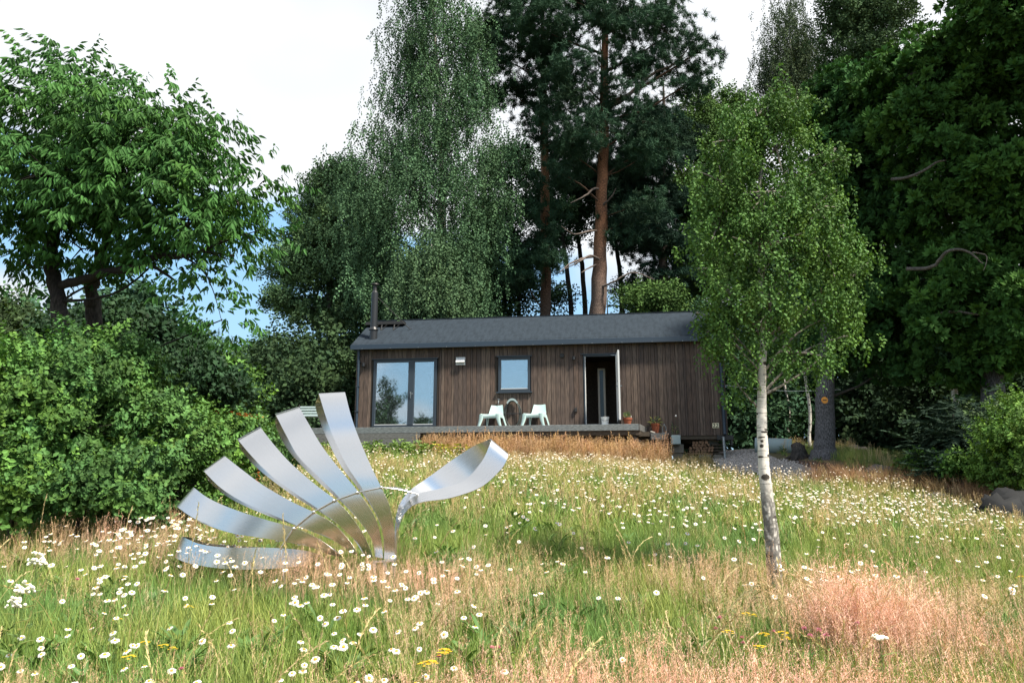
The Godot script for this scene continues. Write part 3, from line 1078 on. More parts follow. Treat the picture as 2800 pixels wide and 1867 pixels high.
# ---------------------------------------------------------------- deck
func build_deck() -> void:
	var dk := thing("deck", "grey weathered timber deck raised on posts along the cabin front", "deck", house_tf)
	var f := part("front_board", bevel_box(Vector3(10.24, 0.185, 0.045), 0.006), M.grey_wood_blue, dk, Transform3D(Basis(), Vector3(3.80, -0.195, 1.05)))
	f.set_meta("label", "bluish grey front board of the deck")
	var eb := MB.new()
	eb.bar(Vector3(8.945, -0.195, 1.05), Vector3(9.17, -0.195, 0.05), 0.045, 0.184)
	part("end_board", eb.mesh(), M.grey_wood, dk)
	for k in 8:
		slab("decking_board", -1.32, 8.90, -0.128, -0.101, 0.04 + k * 0.1225, 0.04 + k * 0.1225 + 0.115, M.grey_wood, dk)
	for k in 3:                                                # skirting of wide boards on the left, each a little farther out
		slab("skirting_board", -1.34, 2.42 - 0.05 * k, -0.44 - 0.15 * k, -0.297 - 0.15 * k, 1.075 + 0.02 * k, 1.11 + 0.02 * k, M.grey_wood, dk)
	slab("bearer", -1.2, 8.85, -0.42, -0.29, 0.80, 0.90, M.raw_wood, dk)
	slab("bearer", 2.5, 9.0, -0.42, -0.292, 0.93, 1.02, M.raw_wood, dk)
	for px: float in [-1.1, 0.6, 2.5, 4.3, 6.1, 7.6, 8.75]:
		slab("post", px, px + 0.11, -1.9, -0.422, 0.80, 0.91, M.raw_wood, dk)
	# lower step at the right end
	slab("step_beam", 8.2, 9.25, -0.44, -0.31, 0.30, 0.78, M.raw_wood, dk)
	slab("step_board", 8.9, 9.85, -0.335, -0.30, 0.10, 0.29, M.grey_wood, dk)
	slab("post", 9.6, 9.7, -1.9, -0.336, 0.12, 0.22, M.raw_wood, dk)
	var sg := MB.new()
	sg.bar(Vector3(8.75, -0.5, 0.95), Vector3(9.6, -1.2, 1.15), 0.05, 0.16)
	part("stringer", sg.mesh(), M.raw_wood, dk)


func deck_tf(x: float, z: float, y := -0.101, turn := 0.0) -> Transform3D:
	return house_tf * Transform3D(Basis(Vector3.UP, deg_to_rad(turn)), Vector3(x, y, z))

func shell(profile: Array, n: int, thick: float, dip: float) -> ArrayMesh:    # a moulded strip: [z, y, half width] along it, hollowed across by dip
	var b := MB.new()
	b.smooth = true
	var rows := []
	for i in (profile.size() - 1) * n + 1:
		var k := mini(i / n, profile.size() - 2)
		var t := float(i - k * n) / n
		var p0: Vector3 = profile[maxi(k - 1, 0)]
		var p1: Vector3 = profile[k]
		var p2: Vector3 = profile[k + 1]
		var p3: Vector3 = profile[mini(k + 2, profile.size() - 1)]
		rows.append(p1.cubic_interpolate(p2, p0, p3, t))
	var g := []
	var gn := []
	for i in rows.size():
		var r: Vector3 = rows[i]
		var a: Vector3 = rows[maxi(i - 1, 0)]
		var c: Vector3 = rows[mini(i + 1, rows.size() - 1)]
		var nr := Vector3(0, -(c.x - a.x), c.y - a.y).normalized()      # normal in the y, z plane
		var row := []
		var rn := []
		for j in 9:
			var u := j / 4.0 - 1.0
			row.append(Vector3(u * r.z, r.y, r.x) - nr * dip * (1.0 - u * u) * -1.0)
			rn.append((nr + Vector3(u * dip * -2.0 / r.z, 0, 0) * -1.0).normalized())
		g.append(row)
		gn.append(rn)
	var w := [Color.WHITE, Color.WHITE, Color.WHITE]
	var z := [Vector2.ZERO, Vector2.ZERO, Vector2.ZERO]
	for i in g.size() - 1:
		for j in 8:
			for s: float in [0.0, 1.0]:
				var q := []
				var qn := []
				for e in [[i, j], [i, j + 1], [i + 1, j + 1], [i + 1, j]]:
					q.append(g[e[0]][e[1]] - gn[e[0]][e[1]] * thick * s)
					qn.append(gn[e[0]][e[1]] * (1.0 - 2.0 * s))
				b.stri([q[0], q[1], q[2]], [qn[0], qn[1], qn[2]], z, w)
				b.stri([q[0], q[2], q[3]], [qn[0], qn[2], qn[3]], z, w)
		for j: int in [0, 8]:
			var o := Vector3(-1 if j == 0 else 1, 0, 0)
			var q := [g[i][j], g[i + 1][j], g[i + 1][j] - gn[i + 1][j] * thick, g[i][j] - gn[i][j] * thick]
			b.stri([q[0], q[1], q[2]], [o, o, o], z, w)
			b.stri([q[0], q[2], q[3]], [o, o, o], z, w)
	for i: int in [0, g.size() - 1]:
		var o: Vector3 = (g[i][4] - g[1 if i == 0 else i - 1][4]).normalized()
		for j in 8:
			var q := [g[i][j], g[i][j + 1], g[i][j + 1] - gn[i][j + 1] * thick, g[i][j] - gn[i][j] * thick]
			b.stri([q[0], q[1], q[2]], [o, o, o], z, w)
			b.stri([q[0], q[2], q[3]], [o, o, o], z, w)
	return b.mesh()

func chair_leg(a: Vector3, c: Vector3, wa: Vector2, wc: Vector2, bow: Vector3) -> ArrayMesh:     # moulded leg: an oblong section that tapers
	var b := MB.new()
	b.smooth = true
	var rows := []
	for i in 7:
		var t := i / 6.0
		var p := a.lerp(c, t) + bow * sin(PI * t)
		var w := wa.lerp(wc, t)
		var row := []
		for k in 12:
			var an := TAU * k / 12
			row.append([p + Vector3(w.x * signf(cos(an)) * pow(absf(cos(an)), 0.6), 0, w.y * signf(sin(an)) * pow(absf(sin(an)), 0.6)), Vector3(cos(an) / w.x, 0, sin(an) / w.y).normalized()])
		rows.append(row)
	var w3 := [Color.WHITE, Color.WHITE, Color.WHITE]
	var z := [Vector2.ZERO, Vector2.ZERO, Vector2.ZERO]
	for i in 6:
		for k in 12:
			var k2 := (k + 1) % 12
			var q := [rows[i][k], rows[i][k2], rows[i + 1][k2], rows[i + 1][k]]
			b.stri([q[0][0], q[1][0], q[2][0]], [q[0][1], q[1][1], q[2][1]], z, w3)
			b.stri([q[0][0], q[2][0], q[3][0]], [q[0][1], q[2][1], q[3][1]], z, w3)
	return b.mesh()

func build_deck_things() -> void:
	# moulded lounge chairs
	var ch := thing("garden_chair", "pale mint plastic garden chair standing left of the coiled hose", "garden chair", deck_tf(4.55, 0.50, -0.101, -9.0), "pale plastic garden chairs on the deck")
	part("seat", shell([Vector3(0.365, 0.25, 0.285), Vector3(0.375, 0.33, 0.285), Vector3(0.33, 0.395, 0.285), Vector3(0.12, 0.37, 0.27), Vector3(-0.12, 0.34, 0.25), Vector3(-0.24, 0.37, 0.245)], 4, 0.014, -0.02), M.chair, ch)
	part("backrest", shell([Vector3(-0.24, 0.37, 0.245), Vector3(-0.31, 0.48, 0.23), Vector3(-0.36, 0.62, 0.205), Vector3(-0.395, 0.725, 0.185), Vector3(-0.405, 0.745, 0.175)], 4, 0.014, -0.025), M.chair, ch)
	for sx: float in [-1.0, 1.0]:
		part("leg", chair_leg(Vector3(sx * 0.255, 0.375, 0.335), Vector3(sx * 0.345, 0.0, 0.37), Vector2(0.075, 0.035), Vector2(0.038, 0.03), Vector3(sx * -0.015, 0, 0)), M.chair, ch)
		part("leg", chair_leg(Vector3(sx * 0.235, 0.40, -0.22), Vector3(sx * 0.32, 0.0, -0.40), Vector2(0.03, 0.07), Vector2(0.02, 0.05), Vector3(0, 0, 0)), M.chair, ch)
		var rail := MB.new()
		rail.bar(Vector3(sx * 0.272, 0.345, 0.33), Vector3(sx * 0.245, 0.345, -0.24), 0.02, 0.09)
		part("side_rail", rail.mesh(), M.chair, ch)
	copy(ch, "garden_chair", deck_tf(5.87, 0.50, -0.101, -11.0), "pale mint plastic garden chair standing right of the coiled hose, towards the open door", "pale plastic garden chairs on the deck")
	# hose hung in loops from a holder
	var hs := thing("garden_hose", "grey garden hose hung in long loops between the two chairs", "hose", house_tf * Transform3D(Basis(), Vector3(5.10, 0.36, 0.05)))
	for k in 5:
		var loop := MB.new()
		var pts := []
		var rr := []
		for i in 33:
			var a := TAU * i / 32.0
			var rx := 0.215 + 0.016 * k
			pts.append(Vector3(rx * sin(a) + 0.012 * sin(k * 2.0), 0.45 * cos(a) * (0.90 + 0.028 * k) - 0.01 * k + 0.02 * sin(a * 2.0 + k), 0.03 + 0.017 * (k % 3) + 0.01 * sin(a * 3.0 + k)))
			rr.append(0.011)
		loop.tube(pts, rr, 7)
		part("loop", loop.mesh(), M.hose, hs)
	var hd := MB.new()
	for i in 12:
		var a0 := lerpf(-0.75, 0.75, i / 12.0)
		var a1 := lerpf(-0.75, 0.75, (i + 1) / 12.0)
		var p0 := Vector3(0.26 * sin(a0), 0.50 * cos(a0) - 0.02, 0.0)
		var p1 := Vector3(0.26 * sin(a1), 0.50 * cos(a1) - 0.02, 0.0)
		hd.quad(p0, p1, p1 + Vector3(0, 0, 0.13), p0 + Vector3(0, 0, 0.13))
		var q := Vector3(0.85, 0.86, 1)
		hd.quad(p0 + Vector3(0, 0, 0.13), p1 + Vector3(0, 0, 0.13), p1 * q + Vector3(0, 0, 0.13), p0 * q + Vector3(0, 0, 0.13))
	part("holder", hd.mesh(), M.culvert, hs)
	slab("strap", -0.24, 0.26, -0.005, 0.02, 0.075, 0.09, M.black, hs)
	# bucket in the doorway
	var bk := thing("bucket", "white plastic bucket with black handle in front of the open door", "bucket", deck_tf(7.955, 0.62))
	var bm := MB.new()
	bm.lathe([Vector2(0.0, 0.002), Vector2(0.092, 0.002), Vector2(0.122, 0.245), Vector2(0.13, 0.245), Vector2(0.13, 0.26), Vector2(0.116, 0.26), Vector2(0.088, 0.02), Vector2(0.0, 0.02)], 24)
	part("pail", bm.mesh(), M.white, bk)
	bm = MB.new()
	var hp := []
	var hr := []
	for i in 13:
		var a := PI * i / 12.0
		hp.append(Vector3(0.128 * cos(a), 0.23 - 0.085 * sin(a), 0.128 * sin(a) * 1.02))
		hr.append(0.006)
	bm.tube(hp, hr, 6)
	part("handle", bm.mesh(), M.black, bk)
	# potted plants
	var p1 := pot("potted_plant", "wide terracotta pot with a small leafy plant on the deck's right end", deck_tf(8.62, 0.72), 0.135, 0.105, 0.215)
	var lm := MB.new()
	for i in 44:
		var d := rand_dir()
		d.y = absf(d.y) + 0.35
		d = d.normalized()
		lm.leaf(Vector3(0, 0.19, 0) + d * rng.randf_range(0.03, 0.17) * Vector3(0.8, 1.25, 0.8), d, d.cross(rand_dir()).normalized(), rng.randf_range(0.05, 0.09), 0.03)
	var fo := part("foliage", lm.mesh(), plain_leaf(0.03, 0.075, 0.02), p1)
	fo.set_meta("kind", "stuff")
	var lb := part("plant_label", box_mesh(Vector3(0.018, 0.09, 0.003), Vector3(0.085, 0.24, 0.05)), M.room_pale, p1)
	lb.rotation.z = -0.1
	var p2 := pot("potted_plant", "tall terracotta pot with a bushy dark green plant on the lower step", deck_tf(9.46, 0.20, -0.30), 0.135, 0.105, 0.29)
	lm = MB.new()
	for i in 60:
		var d := rand_dir()
		d.y = d.y * 0.6 + 0.35
		d = d.normalized()
		lm.leaf(Vector3(0, 0.30, 0) + d * rng.randf_range(0.04, 0.2), d, d.cross(Vector3.UP + rand_dir() * 0.4).normalized(), rng.randf_range(0.08, 0.14), rng.randf_range(0.03, 0.05))
	fo = part("foliage", lm.mesh(), plain_leaf(0.02, 0.055, 0.025), p2)
	fo.set_meta("kind", "stuff")
	var p3 := thing("potted_plant", "thin dark green plant in a grey blue tub against the wall right of the step", "potted plant", house_tf * Transform3D(Basis(), Vector3(10.03, -0.66, 0.36)), "potted plants by the deck")
	part("tub", bevel_box(Vector3(0.27, 0.27, 0.24), 0.012), M.culvert, p3, Transform3D(Basis(), Vector3(0, 0.138, 0)))
	lm = MB.new()
	for i in 40:
		var y := rng.randf_range(0.25, 0.62)
		var a := rng.randf() * TAU
		var d := Vector3(cos(a), rng.randf_range(0.1, 1.0), sin(a)).normalized()
		lm.leaf(Vector3(cos(a) * 0.06, y, sin(a) * 0.06), d, d.cross(rand_dir()).normalized(), rng.randf_range(0.06, 0.10), 0.025)
	fo = part("foliage", lm.mesh(), plain_leaf(0.02, 0.05, 0.025), p3)
	fo.set_meta("kind", "stuff")
	lm = MB.new()
	lm.tube([Vector3(0.02, 0.2, 0.02), Vector3(0.0, 0.6, 0.03), Vector3(0.03, 0.83, 0.03)], [0.004, 0.003, 0.002], 4)
	part("flower_stem", lm.mesh(), plain_leaf(0.03, 0.06, 0.02), p3)
	lm = MB.new()
	lm.blob(Vector3(0.03, 0.85, 0.04), Vector3(0.03, 0.025, 0.03), 0.6, 4, 5, 8)
	part("flower", lm.mesh(), M.white, p3)
	# lantern
	var ln := thing("lantern", "small house shaped metal lantern beside the tall terracotta pot", "lantern", deck_tf(9.72, 0.20, -0.30))
	var fm := MB.new()
	for sx: float in [-1.0, 1.0]:
		for sz: float in [-1.0, 1.0]:
			fm.bar(Vector3(sx * 0.05, 0.0, sz * 0.05), Vector3(sx * 0.05, 0.17, sz * 0.05), 0.008, 0.008)
			fm.bar(Vector3(sx * 0.055, 0.17, sz * 0.055), Vector3(0, 0.27, sz * 0.055), 0.008, 0.008)
		fm.bar(Vector3(sx * 0.05, 0.17, -0.05), Vector3(sx * 0.05, 0.17, 0.05), 0.008, 0.008)
	fm.bar(Vector3(0, 0.27, -0.055), Vector3(0, 0.27, 0.055), 0.01, 0.01)
	part("cage", fm.mesh(), M.zinc, ln)
	part("tray", box_mesh(Vector3(0.115, 0.012, 0.115), Vector3(0, 0.006, 0)), M.zinc, ln)
	# weathered crate in front of the step
	var cr := thing("wooden_crate", "weathered grey wooden crate with a light block on its corner below the lantern", "crate", house_tf * Transform3D(Basis(Vector3.UP, 0.1), Vector3(9.50, -0.53, 0.56)))
	for k in 2:
		part("slat", bevel_box(Vector3(0.46, 0.085, 0.02), 0.003), M.grey_wood, cr, Transform3D(Basis(), Vector3(0, 0.05 + 0.095 * k, 0.11)))
		part("slat", bevel_box(Vector3(0.46, 0.085, 0.02), 0.003), M.grey_wood, cr, Transform3D(Basis(), Vector3(0, 0.05 + 0.095 * k, -0.11)))
	for sx: float in [-1.0, 1.0]:
		part("end_board", bevel_box(Vector3(0.02, 0.19, 0.19), 0.003), M.grey_wood, cr, Transform3D(Basis(), Vector3(sx * 0.215, 0.097, 0)))
	part("corner_block", bevel_box(Vector3(0.14, 0.03, 0.10), 0.004), M.room_pale, cr, Transform3D(Basis(Vector3.FORWARD, 0.3), Vector3(-0.16, 0.225, 0.05)))
	slab("leg", -0.2, -0.12, -1.2, 0.006, -0.05, 0.05, M.raw_wood, cr)
	slab("leg", 0.12, 0.2, -1.2, 0.006, -0.05, 0.05, M.raw_wood, cr)
	# concrete blocks and stones that carry the firewood
	var shapes := [[10.10, -0.90, 0.20, 0.34, 0.26, 0.3, "pale concrete block under the blue grey tub"], [10.90, -1.22, 0.0, 0.37, 0.27, 0.3, "grey concrete block below the firewood"], [11.27, -1.19, 0.0, 0.24, 0.24, 0.3, "pale square concrete block next to the galvanised pipe"], [10.52, -1.22, 0.0, 0.16, 0.25, 0.3, "narrow concrete block left of the block below the firewood"]]
	for s in shapes:
		var g := single("concrete_block", bevel_box(Vector3(s[3], s[4], s[5]), 0.012), M.concrete, s[6], "block", house_tf * Transform3D(Basis(), Vector3(s[0], s[1] + s[4] / 2.0, s[2] - 0.1)), "concrete blocks under the cabin")
		g.rotate_object_local(Vector3.UP, rng.randf_range(-0.06, 0.06))
		var gp := g.position
		var leg := MB.new()
		span(leg, -s[3] * 0.4, s[3] * 0.4, -s[4] / 2.0 - 0.6, -s[4] / 2.0 + 0.002, -0.1, 0.1)
		part("footing", leg.mesh(), M.concrete, g)
	# firewood: every log an object
	var lg := log_mesh(0.46)
	var rows := [[10.46, 11.14, -0.90], [10.44, 11.18, -0.815], [10.50, 11.16, -0.73], [10.54, 11.10, -0.645], [10.60, 11.02, -0.565]]
	var k := 0
	for r in rows:
		var x: float = r[0] + (0.045 if k % 2 else 0.0)
		while x < r[1]:
			var d := rng.randf_range(0.8, 1.12)
			var o := MeshInstance3D.new()
			o.mesh = lg
			o.name = numbered("firewood_log")
			add_child(o, true)
			o.transform = house_tf * Transform3D(Basis(Vector3.BACK, rng.randf() * TAU).scaled(Vector3(d, d, 1)), Vector3(x, r[2] + rng.randf_range(-0.008, 0.008), -0.30 + rng.randf_range(-0.05, 0.05)))
			var tier: String = ["lowest row", "second row from below", "middle row", "second row from above", "topmost row"][k]
			var f: float = (x - r[0]) / (r[1] - r[0])
			var spot := "left end" if f < 0.25 else ("right end" if f > 0.75 else "middle part")
			tag(o, "round sawn log at the %s of the firewood stack's %s" % [spot, tier], "log", "firewood logs, %s of the %s" % [spot, tier])
			x += 0.094 * d
		k += 1
	for q in 4:                                                # split planks beside them
		single("scrap_plank", bevel_box(Vector3(0.42, 0.05, 0.12), 0.006), M.raw_wood, ["lowest dark scrap plank in the pile beside the firewood", "second dark scrap plank from below in the pile beside the firewood", "third dark scrap plank from below in the pile beside the firewood", "topmost dark scrap plank in the pile beside the firewood"][q], "plank", house_tf * Transform3D(Basis(Vector3.UP, 0.1 * (q % 2)), Vector3(11.34, -0.90 + 0.09 * q, -0.25)), "scrap planks beside the firewood")
	var gp2 := MB.new()
	gp2.tube([Vector3(11.45, -0.42, 0.14), Vector3(11.46, -1.0, 0.17), Vector3(11.48, -1.75, 0.22)], [0.043, 0.043, 0.043], 12)
	single("drain_pipe", gp2.mesh(), M.zinc, "galvanised metal pipe standing under the rainwater outlet at the cabin corner", "pipe", house_tf)
	# pale blue canister half hidden in the grass
	var cn := thing("canister", "pale blue canister standing in the long grass in front of the step", "canister", house_tf * Transform3D(Basis(Vector3.UP, 0.4), Vector3(9.50, -1.75, 1.3)))
	part("body", bevel_box(Vector3(0.17, 0.72, 0.15), 0.02), M.canister, cn, Transform3D(Basis(), Vector3(0, 0.36, 0)))
	var cm := MB.new()
	cm.lathe([Vector2(0.03, 0.70), Vector2(0.03, 0.77), Vector2(0.0, 0.77)], 10)
	part("cap", cm.mesh(), M.white, cn)
	# slatted bench on the far left of the deck
	var bn := thing("bench", "white slatted bench with black iron arms at the deck's far left end", "bench", deck_tf(-1.15, 0.45, -0.101, 6.0))
	for q in 4:
		part("slat", bevel_box(Vector3(0.80, 0.055, 0.018), 0.004), M.culvert, bn, Transform3D(Basis(Vector3.RIGHT, -0.2), Vector3(-0.15, 0.50 + 0.085 * q, -0.2 - 0.018 * q)))
	for q in 4:
		part("slat", bevel_box(Vector3(0.80, 0.018, 0.07), 0.004), M.culvert, bn, Transform3D(Basis(), Vector3(-0.15, 0.42, -0.1 + 0.085 * q)))
	for sx: float in [-0.58, 0.28]:
		var ir := MB.new()
		ir.tube([Vector3(sx, 0.84, -0.30), Vector3(sx, 0.62, -0.22), Vector3(sx, 0.45, -0.18), Vector3(sx, 0.0, -0.3)], [0.012, 0.012, 0.012, 0.012], 6)
		ir.tube([Vector3(sx, 0.66, -0.24), Vector3(sx, 0.70, 0.0), Vector3(sx, 0.66, 0.2), Vector3(sx, 0.5, 0.22), Vector3(sx, 0.41, 0.2), Vector3(sx, 0.0, 0.24)], [0.012, 0.012, 0.012, 0.012, 0.012, 0.012], 6)
		part("iron_side", ir.mesh(), M.black, bn)

func log_mesh(l: float) -> ArrayMesh:
	var b := MB.new()
	b.rough = 0.06
	b.tube([Vector3(0, 0, -l / 2), Vector3(0, 0, l / 2)], [0.048, 0.046], 12, [], false)
	var m := b.mesh(null, M.log_bark)
	b = MB.new()
	b.lathe([Vector2(0.046, 0.0), Vector2(0.044, 0.002), Vector2(0.0, 0.002)], 12)
	var e := MB.new()
	for s: float in [-1.0, 1.0]:
		for k in 12:
			var a0 := TAU * k / 12
			var a1 := TAU * (k + 1) / 12
			e.tri(Vector3(0, 0, s * (l / 2 + 0.001)), Vector3(0.044 * cos(a0), 0.044 * sin(a0), s * (l / 2 + 0.001)), Vector3(0.044 * cos(a1), 0.044 * sin(a1), s * (l / 2 + 0.001)))
	return e.mesh(m, M.log_end)

func plain_leaf(r: float, g: float, b: float) -> StandardMaterial3D:
	var m := leafy()
	m.vertex_color_use_as_albedo = false
	m.albedo_color = lin(r, g, b)
	return m

func pot(called: String, label: String, tf: Transform3D, r: float, r0: float, hgt: float) -> Node3D:
	var o := thing(called, label, "potted plant", tf, "potted plants by the deck")
	var b := MB.new()
	b.lathe([Vector2(0, 0.002), Vector2(r0 * 0.82, 0.002), Vector2(r * 0.93, hgt - 0.06), Vector2(r, hgt - 0.058), Vector2(r * 1.04, hgt - 0.002), Vector2(r * 1.0, hgt), Vector2(r * 0.9, hgt), Vector2(r * 0.88, hgt - 0.03)], 24)
	part("pot", b.mesh(), M.terracotta, o)
	b = MB.new()
	b.lathe([Vector2(r * 0.885, hgt - 0.031), Vector2(0, hgt - 0.022)], 24)
	part("soil", b.mesh(), M.soil, o)
	return o


# ---------------------------------------------------------------- sculpture of looped steel strips
const PETALS := [
	[[1050, 1529, 1079, 1529], [1050, 1480, 1079, 1464], [1040, 1432, 1073, 1422], [1016, 1382, 1063, 1378], [985, 1328, 1040, 1328], [946, 1270, 1012, 1270], [912, 1198, 978, 1190], [890, 1138, 958, 1132], [872, 1080, 943.6, 1076]],
	[[1025, 1522, 1047, 1526], [1020, 1488, 1042, 1476], [1004, 1453, 1031, 1430], [963, 1400, 1011, 1390], [920, 1353, 977, 1342], [868, 1301, 922, 1275], [815, 1248, 878, 1217], [781, 1188, 842, 1156], [753.6, 1135.7, 818.6, 1115]],
	[[996, 1520, 1020, 1526], [980, 1487, 1006, 1488], [947, 1455, 985, 1448], [912, 1423, 956, 1407], [869, 1391, 917, 1367], [808, 1350, 862, 1325], [740, 1300, 795, 1267], [690, 1250, 747, 1214], [651, 1204.6, 713, 1170]],
	[[955, 1508, 979, 1520], [938, 1495, 962, 1488], [898, 1469, 941, 1462], [852, 1451, 909, 1430], [806, 1434, 856, 1400], [740, 1406, 790, 1368], [668, 1375, 718, 1326], [604, 1335, 657, 1281], [558, 1290, 615, 1248]],
	[[900, 1516, 936, 1523], [873, 1504, 913, 1504], [823, 1489, 880, 1479], [770, 1479, 820, 1449], [701, 1468.6, 740, 1425], [634, 1455, 672, 1404], [580, 1438, 614, 1383], [526, 1415, 566, 1360], [483.6, 1386, 530, 1333.6]],
	[[862, 1534, 875, 1516], [830, 1545, 832, 1505], [780, 1552, 771, 1499], [718, 1556, 712, 1497], [650, 1557, 655, 1497], [592, 1553, 610, 1496], [545, 1546, 570, 1492], [508, 1538, 535, 1484], [478, 1525, 499, 1467]]]
const FRONT_Z := [0.0, 0.06, 0.11, 0.14, 0.15, 0.125, 0.07, -0.03, -0.18]
const BACK := [[0.985, -0.28], [0.93, -0.42], [0.80, -0.47], [0.62, -0.39], [0.40, -0.25], [0.20, -0.11], [0.0, -0.03]]
const LAST := [
	[1530, 1180, 1546, 1180, 0.0, 0.0], [1544, 985, 1557, 990, 0.03, 0.03], [1580, 850, 1604, 868, 0.03, 0.06], [1680, 750, 1700, 803, 0.04, 0.12], [1830, 711, 1900, 772, 0.05, 0.16], [1985, 661, 2098, 702, 0.05, 0.17], [2100, 540, 2225, 592, 0.04, 0.14], [2155, 430, 2270, 520, 0.0, 0.08], [2165, 386, 2276, 480, -0.05, 0.0],
	[2130, 398, 2240, 500, -0.12, -0.10], [2050, 432, 2170, 560, -0.20, -0.16], [1900, 530, 2030, 650, -0.26, -0.20], [1750, 640, 1850, 735, -0.25, -0.18], [1640, 718, 1700, 775, -0.18, -0.12], [1562, 820, 1592, 850, -0.10, -0.07], [1536, 960, 1549, 968, -0.06, -0.04], [1526, 1180, 1542, 1180, -0.03, -0.03]]

func crop_at(x: float, y: float, dz: float) -> Vector3:
	return at(440.0 + x / 2.4, 1040.0 + y / 2.4, 6.5 - dz)

func along(rows: Array, t: float) -> PackedFloat32Array:       # rows of equal length, Catmull-Rom, t from 0 to 1
	var f := t * (rows.size() - 1)
	var k := clampi(int(f), 0, rows.size() - 2)
	var out := PackedFloat32Array()
	for c in rows[0].size():
		out.append(cubic_interpolate(rows[k][c], rows[k + 1][c], rows[maxi(k - 1, 0)][c], rows[mini(k + 2, rows.size() - 1)][c], f - k))
	return out

func strip(sections: Array) -> ArrayMesh:                       # [left, right] pairs -> a sheet 4 mm thick, smooth along its length
	var n := sections.size()
	var mid := []
	for s in sections:
		mid.append((s[0] + s[1]) / 2.0)
	var nr := []
	for i in n:
		var dir: Vector3 = (mid[mini(i + 1, n - 1)] - mid[maxi(i - 1, 0)]).normalized()
		nr.append(dir.cross((sections[i][1] - sections[i][0]).normalized()).normalized())
	var b := MB.new()
	b.smooth = true
	var run := 0.0
	var w := [Color.WHITE, Color.WHITE, Color.WHITE]
	for i in n - 1:
		var len: float = mid[i].distance_to(mid[i + 1])
		var a: Array = sections[i]
		var c: Array = sections[i + 1]
		for s: float in [1.0, -1.0]:
			var o0: Vector3 = nr[i] * 0.002 * s
			var o1: Vector3 = nr[i + 1] * 0.002 * s
			var n0: Vector3 = nr[i] * s
			var n1: Vector3 = nr[i + 1] * s
			b.stri([a[0] + o0, a[1] + o0, c[1] + o1], [n0, n0, n1], [Vector2(0, run), Vector2(1, run), Vector2(1, run + len)], w)
			b.stri([a[0] + o0, c[1] + o1, c[0] + o1], [n0, n1, n1], [Vector2(0, run), Vector2(1, run + len), Vector2(0, run + len)], w)
		for e in 2:
			var out: Vector3 = (a[e] - a[1 - e]).normalized()
			var z := [Vector2(0, run), Vector2(0.1, run), Vector2(0.1, run + len)]
			b.stri([a[e] + nr[i] * 0.002, a[e] - nr[i] * 0.002, c[e] - nr[i + 1] * 0.002], [out, out, out], z, w)
			b.stri([a[e] + nr[i] * 0.002, c[e] - nr[i + 1] * 0.002, c[e] + nr[i + 1] * 0.002], [out, out, out], z, w)
		run += len
	return b.mesh()

